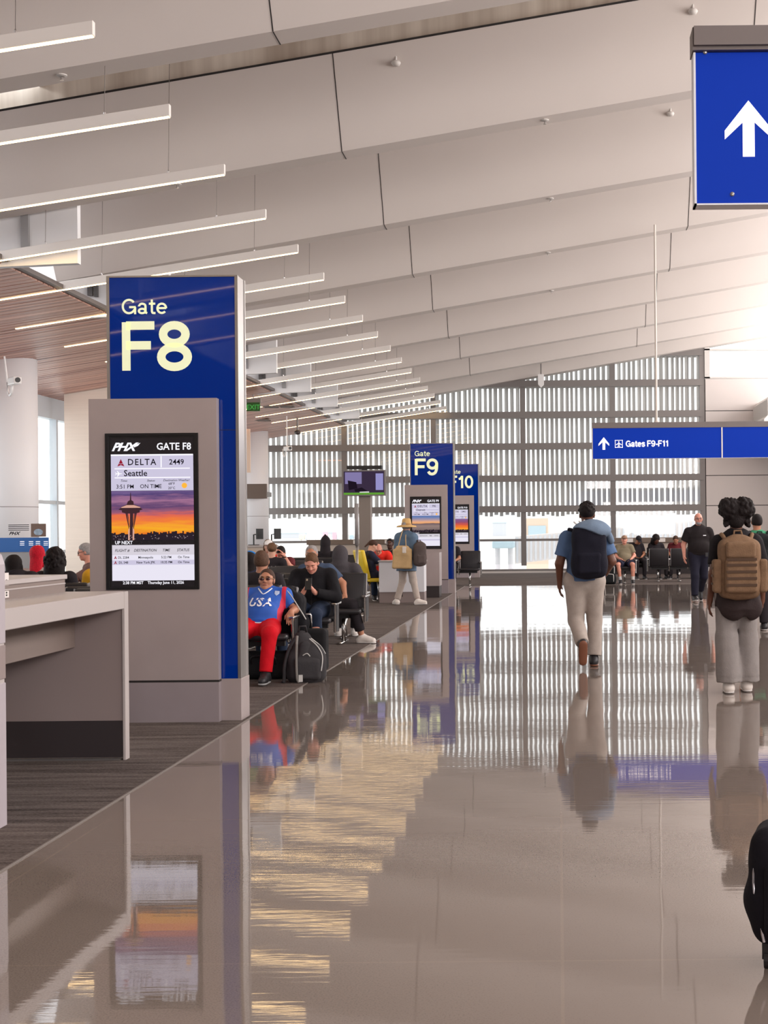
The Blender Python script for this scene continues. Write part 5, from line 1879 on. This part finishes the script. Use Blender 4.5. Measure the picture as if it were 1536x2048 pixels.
# ---- people in the rows behind
human('brown-haired head seen from behind above the man in sunglasses', (-3.27, 15.02, 0), PI, vox=.009, tone='tan', haircol='mixed', top=('shirt', DARK, 'short', .016), bottom=('trousers', JEAN, 'long', .014), shoes=SHO, features=False, seed=2)
b, J, M = human('person wearing bright blue headphones, seen from behind left of the brown-haired head', (at(508, 1130, 17.4).x, 17.1, 0), PI, over=dict(hd=(-.01, -.03, 1.16)), vox=.010, tone='dark', hair='long', haircol='black', top=('shirt', NAVY, 'long', .018), bottom=('trousers', DARK, 'long', .014), shoes=SHO, features=False, seed=3, scale=.97)
A = lambda x, y, z: (J['hd'] + M @ V((x, y, z))) * .97
hp = MB().tube([A(.105 * math.cos(t), .01, .02 + .125 * math.sin(t)) for t in np.linspace(0, PI, 17)], .013, 8).build('headphones', mat('headphone_blue', (40, 130, 214), .3), b, smooth=True)
for s in (-1, 1):
    MB().ball(A(s * .108, .005, -.015), .045, 8, sx=.55, sy=1, sz=1.15).build('ear_cup', MATS['headphone_blue'], hp, smooth=True)
human('person with light brown hair in a bun, seen from behind above the blue headphones', (at(529, 1110, 22.5).x, 23.1, 0), PI, over=dict(hd=(0, -.0, 1.20)), vox=.012, tone='light', hair='bun', haircol='sandy', top=('shirt', DARK, 'short', .016), bottom=('trousers', JEAN, 'long', .014), shoes=SHO, features=False, seed=4)
b, J, M = human('person in a white cap and red top, behind the person with a bun', (at(537, 1095, 26.6).x, 26.6, 0), vox=.012, tone='light', hair='long', haircol='sandy', top=('shirt', REDC, 'short', .016), bottom=('trousers', JEAN, 'long', .014), shoes=SHO, seed=5, over=dict(hd=(0, -.02, 1.22)))
cap_hat(b, J, M, cloth('cap_white', (226, 224, 224)))
b, J, M = human('person in maroon raising both hands to a dark-haired head bent forward', (at(563, 1110, 24.2).x, 24.2, 0), vox=.010, tone='pink', hair='short', haircol='black', top=('shirt', MAROON, 'short', .016), bottom=('trousers', DARK, 'long', .014), shoes=SHO, seed=6,
                over=dict(ch=(0, -.06, .86), nk=(0, -.12, 1.03), hd=(.03, -.20, 1.13), LS=(.18, -.09, .98), RS=(-.18, -.09, .98), LE=(.24, -.32, .86), RE=(-.30, -.28, .93), LW=(.12, -.34, 1.08), RW=(-.10, -.36, 1.12)), face=(.1, -1, -.9))
MB().tube([(.12 + .034 * math.cos(t), -.338 + .034 * math.sin(t), 1.062) for t in np.linspace(0, 6.283, 17)], .009, 6).build('wristwatch', M_BLACK, b)
b, J, M = human('dark-haired man in a navy tee behind the man with the phone, arm on the armrest', (at(612, 1110, 18.1).x + .06, 18.52, 0), vox=.010, tone='tan', hair='short', haircol='grey', g=1.12, top=('shirt', BLUET, 'short', .018), bottom=('trousers', DARK, 'crop', .02), shoes=WSH, seed=7,
                over=dict(hd=(-.06, -.02, 1.20), LE=(.36, .0, .80), LW=(.42, -.22, .665), LK=(.52, -.28, .53), LA=(.64, -.18, .09)), feet=dict(L=((1, -.25, 0), (0, 0, 1))),
                hands=dict(L=((.05, -.7, -.7), (0, .6, -.7), (-1, 0, 0), .4)))
b, J, M = human('large person in a charcoal hooded top, seen from behind in a black seat', (-3.06, 19.1, 0), PI, vox=.011, tone='tan', hair=None, g=1.22, top=('hoodie', GREYH, 'long', .026), bottom=('trousers', DARK, 'long', .016), shoes=WSH, features=False, seed=8, wr=.005,
                over=dict(hd=(0, -.03, 1.165), LS=(.215, .02, .97), RS=(-.215, .02, .97), LE=(.31, -.05, .72), RE=(-.31, -.05, .72)))
hood(b, J, M, GREYH)
b, J, M = human('far person in a dark pointed hood beyond the charcoal hooded person', (at(651, 1095, 30).x, 30, 0), PI, vox=.014, tone='tan', hair=None, top=('hoodie', DARK, 'long', .02), bottom=('trousers', DARK, 'long', .014), shoes=SHO, features=False, seed=9, over=dict(hd=(0, -.02, 1.25)))
hood(b, J, M, DARK, .06)
seat_row('black seat row under the person in the pointed hood', at(651, 1095, 30).x + .3, 30, 2, PI)
b, J, M = human('dark-haired woman in navy with a ponytail on the yellow chair', (-4.07, 28.9, 0), R(118), vox=.010, tone='light', hair='pony', haircol='brown', top=('shirt', NAVY, 'short', .018), bottom=('trousers', NAVY, 'long', .016), shoes=SHO, seed=10, scale=.98,
                over=dict(pel=(0, -.10, .60), ch=(0, -.06, .87), nk=(0, -.08, 1.07), hd=(0, -.15, 1.21), LS=(.16, -.06, 1.01), RS=(-.16, -.06, 1.01), LE=(.2, -.27, .80), RE=(-.2, -.27, .80), LW=(.07, -.47, .83), RW=(-.07, -.47, .83)), face=(0, -1, -.6))
b, J, M = human('balding man in spectacles and bright red shirt leaning forward', (at(752, 1110, 29.6).x, 29.9, 0), R(12), vox=.010, tone='pink', hair=None, haircol='grey', g=1.15, top=('shirt', REDC, 'short', .02), bottom=('trousers', JEAN, 'long', .016), shoes=SHO, seed=12,
                over=dict(ch=(0, -.12, .88), nk=(0, -.26, 1.02), hd=(-.02, -.40, 1.10), LS=(.20, -.20, .98), RS=(-.20, -.20, .98), LE=(.30, -.36, .76), RE=(-.26, -.4, .76), LW=(.06, -.6, .80), RW=(-.06, -.6, .80)), face=(-.1, -1, -.55))
spectacles(b, J, M)
seat_row('black seat row under the man in the bright red shirt', at(752, 1110, 29.6).x + .3, 29.95, 1)
human('dark-skinned man in black between the bright red shirt and the straw hat', (at(780, 1100, 31.5).x, 31.5, 0), vox=.012, tone='dark', hair='short', haircol='black', top=('shirt', DARK, 'short', .016), bottom=('trousers', DARK, 'long', .014), shoes=SHO, seed=13, over=dict(hd=(0, -.02, 1.20)))
seat_row('black seat row under the man between the red shirt and the straw hat', at(780, 1100, 31.5).x + .35, 31.6, 1)

# ---- people at far left, beyond the counter
seat_row('black seat row at far left, under the curly black hair', -4.9, 16.2, 4, PI, group='rows of black tandem seats')
human('person with a large head of curly black hair, seen from behind at left', (at(112, 1125, 16.2).x, 16.2, 0), PI, vox=.011, tone='brown', hair='longcurly', haircol='black', top=('shirt', DARK, 'short', .016), bottom=('trousers', DARK, 'long', .014), shoes=SHO, features=False, seed=14)
human('person with long brown hair at the far left edge, seen from behind', (at(32, 1130, 15.8).x, 15.85, 0), PI, vox=.012, tone='brown', hair='long', haircol='black', top=('hoodie', DARK, 'long', .03), bottom=('trousers', DARK, 'long', .014), shoes=SHO, features=False, seed=15, over=dict(hd=(.05, -.05, 1.14)))
seat_row('black seat row at far left, under the bright red hair', -6.45, 17.6, 2, PI)
human('person with bright red hair in a grey top at left', (at(69, 1125, 17.5).x, 17.6, 0), PI, vox=.011, tone='light', hair='long', haircol='red', top=('shirt', cloth('pale_grey', (170, 160, 158)), 'long', .018), bottom=('trousers', JEAN, 'long', .014), shoes=SHO, features=False, seed=16, over=dict(hd=(0, -.02, 1.23)))
b, J, M = human('grey-haired person in spectacles in profile, left of the nearest pylon', (at(170, 1115, 19).x, 19.2, 0), R(-78), vox=.010, tone='pink', hair='short', haircol='grey', top=('shirt', cloth('taupe', (110, 84, 80)), 'short', .018), bottom=('trousers', JEAN, 'long', .014), shoes=SHO, seed=17,
                over=dict(hd=(0, -.06, 1.25), nk=(0, .0, 1.06), LE=(.22, -.2, .86), RE=(-.22, -.2, .86), LW=(.05, -.36, .96), RW=(-.05, -.36, .96)), face=(0, -1, -.25))
spectacles(b, J, M)
seat_row('black seat row left of the nearest pylon, under the grey-haired person', at(170, 1115, 19).x - .1, 19.2 - .3, 1, R(-78))
human('person in a mustard yellow shirt, half hidden behind the nearest pylon', (at(172, 1160, 16.6).x + .12, 16.9, 0), PI, vox=.011, tone='tan', hair='short', haircol='black', top=('shirt', cloth('mustard', (214, 160, 44)), 'short', .022), bottom=('trousers', JEAN, 'long', .014), shoes=SHO, features=False, seed=18, over=dict(hd=(-.12, -.03, 1.12)))

# ---- far window seats
b, J, M = human('seated man in a cap, olive shirt and shorts facing the viewer near the far window', (1.8, 37.4, 0), vox=.010, tone='pink', hair='balding', haircol='grey', g=1.12, belly=.05, top=('shirt', cloth('olive_grey', (128, 118, 98)), 'short', .02), bottom=('trousers', cloth('navy', (44, 46, 66)), 'short', .022), shoes=SHO, socks=cloth('sock_white', (214, 212, 210)), seed=19,
                over=dict(LK=(.20, -.52, .53), RK=(-.20, -.52, .53), LA=(.2, -.5, .09), RA=(-.14, -.5, .09), LE=(.27, -.05, .76), LW=(.16, -.28, .66)), face=(-.1, -1, .1))
cap_hat(b, J, M, cloth('cap_tan', (150, 120, 100)))
for i, (x, hx, tone, hr, hc, lab, rz) in enumerate(((2.30, .05, 'tan', 'short', 'black', 'person in a dark cap leaning over, first right of the seated man in a cap', .2), (2.90, -.06, 'dark', 'longcurly', 'black', 'person with big dark hair leaning left near the far window', .3), (3.50, .0, 'tan', 'short', 'brown', 'person seated right of the big dark hair near the far window', -.2), (4.1, .08, 'light', 'bun', 'black', 'person half hidden by the man in the dark polo', .1))):
    b, J, M = human(lab, (x, 40.6, 0), rz, vox=.014, tone=tone, hair=hr, haircol=hc, top=('shirt', (DARK, DARK, MAROON, cloth('pale_grey', (170, 160, 158)))[i], 'short', .018), bottom=('trousers', DARK, 'long', .014), shoes=SHO, seed=30 + i, features=i == 2, over=dict(hd=(hx, -.12 - .02 * i, 1.15)), face=(.1, -1, -.6))
    if i == 0:
        cap_hat(b, J, M, DARK)
human('person sitting behind the second pylon, one leg showing below it', (at(902, 1150, 37).x, 37.0, 0), vox=.013, tone='tan', hair='short', haircol='black', top=('shirt', DARK, 'short', .018), bottom=('trousers', DARK, 'long', .014), shoes=WSH, seed=35)

# ---- walking man with the navy backpack
XW, YWK = .29, 15.05
TAN = cloth('stone', (172, 161, 153))
b, J, M = human('man walking away in a blue tee and pale trousers with a navy backpack', (XW, YWK, 0), PI, base=STAND, vox=.0075, tone='brown', hair='curly', haircol='black', g=1.14, scale=1.03,
                top=('shirt', cloth('sky_blue', (84, 108, 144)), 'short', .024), bottom=('trousers', TAN, 'long', .026), shoes=(mat('shoe_black', (28, 26, 30), .5), mat('sole_gum', (130, 82, 60), .6)), features=False, seed=40, wr=.006,
                over=dict(LS=(.195, .0, 1.365), RS=(-.195, .0, 1.365), LE=(.275, .03, 1.10), LW=(.275, -.05, .875), RE=(-.285, .02, 1.12), RW=(-.24, -.19, 1.0), hd=(-.025, -.02, 1.615),
                          LH=(.09, 0, .91), RH=(-.09, 0, .91), LK=(.10, -.02, .49), LA=(.035, .30, .25), RK=(-.10, -.05, .49), RA=(-.085, .0, .09)),
                feet=dict(L=((.02, -.30, -.95), (0, -.95, .30)), R=((-.08, -1, 0), (0, 0, 1))))
rs = [c for c in b.children if c.name.startswith('shoe')]
for c, a in zip(rs, ('L', 'R')):
    A_ = J[a + 'A']
    f_, u_ = (V((.02, -.30, -.95)).normalized(), V((0, -.95, .30)).normalized()) if a == 'L' else (V((-.08, -1, 0)).normalized(), V((0, 0, 1)))
    s_ = f_.cross(u_)
    mb = MB()
    for sg in (-1, 1):
        for q in (.015, .05, .085):
            p = A_ + f_ * q + s_ * sg * .043 - u_ * .045
            e = A_ + f_ * (q + .02) + s_ * sg * .043 + u_ * .0
            mb.tube([p * 1.03, e * 1.03], .006, 5)
    mb.build('side_stripe', mat('shoe_white', (222, 214, 208), .5), c)


def backpack(label, loc, rz, w, d, h, m, m2=None, tilt=0, pocket=True, straps=None, trims=None, top=None, vox=.009, lift=0., seed=1):
    """soft bag; local origin at the bottom centre of its back panel, the bag bulges towards +y"""
    t = thing('backpack', label, 'backpack', loc, rz)
    ps = [rbox((0, d * .5, h * .47), (w / 2, d / 2, h * .45), min(w, d) * .32, .02), ell((0, d * .52, h * .72), (w * .48, d * .52, h * .30), .05), ell((0, d * .55, h * .28), (w * .52, d * .56, h * .3), .05)]
    bd = skin('bag_body', ps, vox, m, t, .006, seed)
    if pocket:
        skin('front_pocket', [rbox((0, d * 1.0, h * .27), (w * .36, d * .16, h * .2), .04, .02)], vox, m2 or m, t, .003, seed + 1)
    MB().tube([(-.04, .02, h * .97), (-.03, .0, h * 1.06), (.03, .0, h * 1.06), (.04, .02, h * .97)], .010, 8).build('top_handle', m2 or m, t, smooth=True)
    for s in straps or []:
        MB().tube(spline([tuple(p) for p in s], 5), .020, 8).build('strap', m2 or m, t, smooth=True)
    zp = MB()
    zp.tube([(w * .47 * math.cos(a), d * .62, h * .62 + h * .30 * math.sin(a)) for a in np.linspace(-.3, PI + .3, 21)], .006, 6)
    zp.build('zip', trims or mat('zip_dark', (60, 58, 62), .35, metal=.6), t)
    return t


NVB = cloth('pack_navy', (26, 26, 38))
bk = backpack('big navy backpack with grey-blue top, worn low by the walking man', (XW + .04, YWK - .125, .98), PI, .37, .22, .60, NVB, NVB, seed=5,
              straps=[[(.13, .02, .50), (.21, -.03, .53), (.205, -.14, .50), (.19, -.255, .36), (.19, -.22, .12), (.17, -.05, .06), (.15, .04, .06)], [(-.12, .02, .50), (-.155, -.03, .53), (-.15, -.14, .50), (-.14, -.245, .36), (-.16, -.22, .15), (-.16, -.05, .08), (-.14, .04, .08)]])
GB = cloth('grey_blue', (112, 130, 152))
skin('top_flap', [ell((-.03, .11, .52), (.215, .155, .12), .03), cap((-.20, .03, .50), (-.25, -.02, .40), .04, .03, .03), clip((0, 0, .44), (.35, .3, -1))], .008, GB, bk, .006, 9)
st = MB()
for k in range(5):
    x = .16 - k * .055
    st.tube([(x, .06, .625 - abs(k - 2) * .008), (x - .03, .13, .595 - abs(k - 2) * .008)], .011, 6)
st.build('striped_band', mat('stripe_white', (226, 224, 222), .6), bk)

# ---- woman with puffed curly hair and a tan backpack
XC, YC = 1.63, 12.54
b, J, M = human('woman walking away with puffed curly hair, black tee and wide grey trousers', (XC, YC, 0), PI, base=STAND, vox=.0075, tone='brown', hair='afro', haircol='black', g=.98, scale=1.0,
                top=('shirt', cloth('black_tee', (28, 25, 28)), 'short', .022), bottom=('trousers', cloth('pale_sweat', (138, 132, 130)), 'wide', .03), shoes=WSH, features=False, seed=41, wr=.006,
                over=dict(LS=(.165, .0, 1.365), RS=(-.165, .0, 1.365), LE=(.22, .05, 1.09), LW=(.245, -.0, .85), RE=(-.235, .04, 1.10), RW=(-.24, -.04, .86), LK=(.095, .03, .50), LA=(.085, .06, .09), RK=(-.10, -.06, .50), RA=(-.095, -.06, .09)))
TANP = mat('tan_canvas', (124, 98, 76), .85, spec=.2, var=.12, vscale=18, bump=.4, bscale=90)
bk = backpack('tan tactical backpack with rows of webbing on the curly-haired woman', (XC, YC - .115, .87), PI, .36, .20, .58, TANP, TANP, seed=7, pocket=False,
              straps=[[(s * .10, .03, .50), (s * .135, -.04, .575), (s * .14, -.12, .56), (s * .15, -.22, .42), (s * .17, -.18, .18), (s * .16, .0, .08)] for s in (-1, 1)])
skin('lower_pocket', [rbox((0, .215, .21), (.145, .05, .15), .03)], .008, TANP, bk, .003, 3)
skin('upper_pocket', [rbox((0, .205, .44), (.135, .045, .075), .03)], .008, TANP, bk, .003, 4)
for s in (-1, 1):
    skin('side_pocket', [rbox((s * .205, .11, .21), (.04, .075, .15), .025)], .008, TANP, bk, .003, 5)
TW = mat('webbing_brown', (80, 60, 46), .9)
for z in (.13, .19, .25, .31, .36):
    MB().box(-.135, .135, .262, .27, z - .012, z + .012).build('webbing', TW, bk)
for z in (.14, .21, .28):
    MB().box(-.252, -.245, .05, .17, z - .01, z + .01).box(.245, .252, .05, .17, z - .01, z + .01).build('side_webbing', TW, bk)
jkt = thing('tied_jacket', 'dark jacket tied around the waist of the curly-haired woman', 'jacket', (XC, YC, 0), PI)
jb_ = skin('jacket_body', [cap((0, .03, .93), (0, .03, .78), .205, .215, .03, flat=((0, 1, 0), .78), cb=True), ell((.05, .12, .80), (.14, .08, .13), .04), ell((-.12, .10, .78), (.10, .08, .12), .04), cap((0, .03, .93), (0, .03, .78), .170, .175, .01, flat=((0, 1, 0), .78), op='-')], .009, cloth('dark_brown', (52, 42, 42)), jkt, .008, 6)
for s in (-1, 1):
    MB().tube([(s * .02, -.15, .92), (s * .05, -.19, .84), (s * .06, -.19, .66)], .03, 8, .022).build('sleeve', MATS['cloth_dark_brown'], jkt, smooth=True)

# ---- man in the dark polo walking towards the viewer
b, J, M = human('bald man in a dark polo shirt and navy trousers walking towards the viewer', (2.87, 28.0, 0), R(4), base=STAND, vox=.009, tone='pink', hair='balding', haircol='grey', g=1.18, belly=.04, scale=1.04,
                top=('polo', cloth('polo_black', (38, 33, 34)), 'short', .022), bottom=('trousers', cloth('trouser_navy', (34, 34, 48)), 'long', .022), shoes=SHO, seed=42,
                over=dict(LS=(.205, .01, 1.37), RS=(-.205, .01, 1.37), LE=(.29, .06, 1.12), RE=(-.29, .05, 1.12), LW=(.27, .0, .88), RW=(-.30, -.08, .88), RK=(-.10, -.16, .51), RA=(-.12, -.22, .10), LK=(.09, .0, .49), LA=(.09, .34, .20)), feet=dict(L=((0, -.6, -.8), (0, -.8, .6)), R=((0, -1, .1), (0, .1, 1))))
spectacles(b, J, M, 1.04)
po = [c for c in b.children if c.name.startswith('polo')][0]
m = MB().add([(.07, -1, 1.36), (.135, -1, 1.36), (.135, -1, 1.345), (.07, -1, 1.345)], [(0, 1, 2, 3)])
on_surface(po, m, .004).build('chest_patch', mat('shirt_white', (236, 236, 240), .6), po)
A = lambda x, y, z: (J['hd'] + M @ V((x, y, z))) * 1.04
skin('beard', [ell(J['hd'] + M @ V((0, -.045, -.075)), (.052, .056, .045), .01, M), ell(J['hd'] + M @ V((0, -.09, -.05)), (.02, .03, .012), .006, M, '-')], .007, HAIR['grey'], b, scale=1.04)
MB().box(.10, .15, -.235, -.20, .92, 1.0).build('belt_radio', M_BLACK, b)

# ---- person with the green shirt at the right edge
human('person in a green shirt at the right edge, half hidden behind the curly-haired woman', (at(1514, 1100, 20).x, 20.0, 0), PI, base=STAND, vox=.010, tone='tan', hair='short', haircol='black', g=1.05, top=('shirt', cloth('green', (64, 140, 104)), 'short', .02), bottom=('trousers', DARK, 'long', .02), shoes=SHO, features=False, seed=43, scale=.98)
backpack('dark backpack on the person in green at the right edge', (at(1514, 1100, 20).x + .02, 20.0 - .13, 1.0), PI, .30, .16, .42, cloth('pack_black', (30, 32, 34)), seed=8, straps=[[(s * .10, .02, .36), (s * .13, -.05, .44), (s * .14, -.14, .42), (s * .15, -.24, .28), (s * .15, -.18, .08), (s * .13, .0, .04)] for s in (-1, 1)])

# ---- woman in the straw hat
XH, YH = at(814, 1200, 27.7).x, 27.7
DEN = cloth('faded_denim', (92, 112, 134))
b, J, M = human('woman in a straw hat, long denim shirt and pale trousers striding past the gate desk', (XH, YH, 0), R(152), base=STAND, vox=.009, tone='light', hair='short', haircol='grey', g=1.0, scale=.98, top=('shirt', DEN, 'long', .05), bottom=('trousers', cloth('bone', (176, 164, 156)), 'long', .014), shoes=WSH, features=False, seed=44, wr=.006,
                over=dict(LE=(.22, -.02, 1.13), LW=(.20, -.10, .93), RE=(-.22, .03, 1.13), RW=(-.24, -.05, .95), LK=(.16, -.08, .50), LA=(.24, .02, .09), RK=(-.12, -.06, .50), RA=(-.27, .0, .09)), feet=dict(L=((.75, -.5, 0), (0, 0, 1)), R=((-.8, -.3, .05), (0, 0, 1))))
skin('shirt_tail', [cap((0, .0, .98), (0, .01, .70), .20, .225, .03, flat=((0, 1, 0), .74), cb=True)], .010, DEN, b, .006, 5, .98)
H = J['hd'] * .98
ht = MB().lathe([(.0, .17), (.06, .168), (.085, .15), (.10, .06), (.105, .035), (.19, .015), (.205, -.01), (.2, -.016), (.19, .005), (.1, .02)], (H.x, H.y, H.z), 32).build('straw_hat', mat('straw', (206, 168, 110), .8, bump=.5, bscale=160, var=.12, vscale=50), b, smooth=True)
MB().lathe([(.104, .036), (.1065, .038), (.1035, .062), (.101, .062)], (H.x, H.y, H.z), 32).build('hat_band', mat('straw_band', (170, 130, 84), .8), ht, smooth=True)
tb = thing('tote_bag', 'pale tan tote bag hanging at the back of the woman in the straw hat', 'bag', (XH - .06, YH - .24, .74), R(-8))
skin('bag_body', [rbox((0, 0, .20), (.20, .05, .20), .04), rbox((0, 0, .36), (.13, .04, .10), .04, .05)], .008, cloth('tote_tan', (190, 160, 118), .3), tb, .007, 4)
MB().tube(spline([(-.08, 0, .44), (-.05, .05, .62), (-.02, .16, .78), (.03, .2, .78), (.06, .05, .6), (.08, 0, .44)], 5), .010, 6).build('strap', MATS['cloth_tote_tan'], tb, smooth=True)
skin('hanging_scarf', [rbox((.06, -.06, .38), (.045, .018, .07), .015)], .007, cloth('scarf_white', (214, 206, 198)), tb, .004, 3)
backpack('grey-brown backpack slung on the right arm of the woman in the straw hat', (XH + .27, YH - .17, .80), R(200), .24, .16, .48, cloth('pack_taupe', (84, 74, 72)), seed=9, straps=[[(0, 0, .44), (.05, -.05, .52), (.09, -.08, .56), (.06, -.12, .5), (.02, -.02, .4)]])

# ---- bags on the floor
PKG = cloth('pack_grey', (58, 56, 58))
LPIPE = mat('light_piping', (190, 188, 184), .5)
bk = thing('backpack', 'grey backpack with pale piping standing on the floor by the seat-row end', 'backpack', (at(612, 1300, 13.75).x, 13.74, 0), .25)
skin('bag_body', [rbox((0, 0, .15), (.185, .11, .15), .07), cap((0, 0, .12), (-.03, .01, .43), .165, .085, .06, flat=((0, 1, 0), .68)), ell((.03, -.03, .22), (.165, .12, .20), .05)], .008, PKG, bk, .010, 12)
skin('front_pocket', [rbox((.01, -.125, .14), (.125, .04, .11), .04), cap((.01, -.115, .2), (-.01, -.085, .36), .10, .06, .05, flat=((0, 1, 0), .5))], .008, PKG, bk, .008, 14)
MB().tube([(-.07, .0, .50), (-.06, -.01, .56), (.0, -.01, .56), (.01, .0, .50)], .010, 8).build('top_handle', PKG, bk, smooth=True)
MB().tube(spline([(-.10, -.04, .46), (-.17, -.06, .34), (-.215, -.08, .18), (-.22, -.07, .04), (-.23, -.09, .01)], 5), .017, 8).build('strap', PKG, bk, smooth=True)
MB().tube(spline([(-.09, -.10, .47), (-.10, -.145, .38), (-.105, -.165, .24), (-.10, -.17, .06), (-.08, -.17, .015)], 5), .013, 8).build('strap', mat('strap_grey', (120, 116, 112), .7), bk, smooth=True)
MB().tube(spline([(.03, -.09, .44), (.11, -.11, .36), (.155, -.12, .26), (.14, -.16, .12)], 5), .006, 6).build('piping', LPIPE, bk)
MB().tube(spline([(.05, -.04, .44), (.14, -.05, .36), (.19, -.05, .28)], 5), .006, 6).build('piping', LPIPE, bk)
MB().tube(spline([(-.04, -.16, .28), (.0, -.17, .30), (.03, -.165, .27)], 5), .005, 6).build('piping', LPIPE, bk)
MB().box(-.085, -.045, -.186, -.18, .02, .09).build('luggage_tag', LPIPE, bk)
sc_ = thing('suitcase', 'dark roller suitcase with raised chrome handle behind the grey backpack', 'suitcase', (-2.55, 14.24, 0))
skin('case_shell', [rbox((.0, 0, .28), (.13, .10, .22), .04)], .009, cloth('case_black', (30, 30, 32)), sc_)
MB().tube([(-.12, .0, .48), (-.12, .0, .63), (-.115, .0, .65), (-.045, .0, .65), (-.04, .0, .63), (-.04, .0, .48)], .011, 8).build('handle', M_CHROME, sc_, smooth=True)
for sx in (-.09, .09):
    for sy in (-.07, .07):
        MB().lathe([(.028, -.012), (.028, .012)], n=14).build('wheel', M_BLACK, sc_, rot=(0, R(90), 0), loc=(sx, sy, .03))
dj = thing('draped_jacket', 'black jacket with white piping draped over the end of the nearest seat row', 'jacket', (-2.78, 14.33, .42))
skin('jacket_body', [rbox((-.02, 0, .22), (.12, .15, .22), .08), rbox((-.09, .02, .46), (.09, .11, .05), .04, .06), ell((.06, -.08, .13), (.11, .10, .14), .05)], .009, blk, dj, .012, 4)
MB().tube(spline([(-.19, -.09, .50), (-.10, -.12, .51), (-.02, -.15, .45), (.08, -.165, .30), (.15, -.16, .18)], 6), .006, 6).build('piping', LPIPE, dj)
df = thing('duffel_bag', 'black duffel bag under the seat of the man in the USA shirt', 'bag', (-3.02, 14.05, .004))
skin('bag_body', [rbox((0, 0, .14), (.30, .13, .14), .09)], .009, cloth('case_black', (30, 30, 32)), df, .006, 2)
MB().tube(spline([(-.12, -.12, .16), (-.10, -.16, .24), (.1, -.16, .24), (.12, -.12, .16)], 5), .012, 6).build('handle', M_BLACK, df, smooth=True)

# black backpack with white piping by the seated man
bk = backpack('black backpack with white piping on the floor beside the seated man in a cap', (at(1219, 1150, 36.6).x, 36.9, 0), PI, .34, .22, .55, cloth('pack_black', (30, 32, 34)), trims=mat('stripe_white', (226, 224, 222), .6), seed=12)
for z, hw in ((.50, .13), (.28, .11)):
    MB().tube(spline([(-hw, .24, z - .2), (-hw, .245, z - .03), (-hw * .6, .235, z), (hw * .6, .235, z), (hw, .245, z - .03), (hw, .24, z - .2)], 4), .009, 6).build('piping', MATS['stripe_white'], bk)

# roller bag cut off by the right edge of the frame
Yk = 4.74
cs = thing('suitcase', 'black soft roller bag cut off by the right edge near the viewer', 'suitcase', (at(1500, 1800, Yk).x + .19, Yk, 0), R(-14))
skin('case_shell', [rbox((0, 0, .28), (.175, .115, .205), .06), ell((0, -.02, .36), (.18, .13, .13), .05), ell((-.02, -.02, .22), (.185, .12, .12), .05)], .008, cloth('case_ink', (20, 18, 26)), cs, .004, 8)
skin('front_pocket', [rbox((0, -.125, .25), (.13, .03, .13), .03)], .008, MATS['cloth_case_ink'], cs, .003, 2)
MB().tube(spline([(-.13, -.11, .10), (-.165, -.10, .3), (-.13, -.10, .44), (0, -.10, .47), (.13, -.10, .44)], 5), .006, 6).build('zip', mat('zip_silver', (180, 176, 180), .25, metal=.9), cs)
MB().tube([(-.06, .06, .46), (-.06, .10, .95), (.06, .10, .95), (.06, .06, .46)], .010, 8).build('handle', M_SILVER, cs, smooth=True)
for sx in (-.12, .12):
    for sy in (-.07, .07):
        MB().lathe([(.032, -.014), (.032, .014)], n=16).build('wheel', M_BLACK, cs, rot=(0, R(90), 0), loc=(sx, sy, .032))
        MB().box(sx - .02, sx + .02, sy - .02, sy + .02, .035, .09).build('castor', M_BLACK, cs)
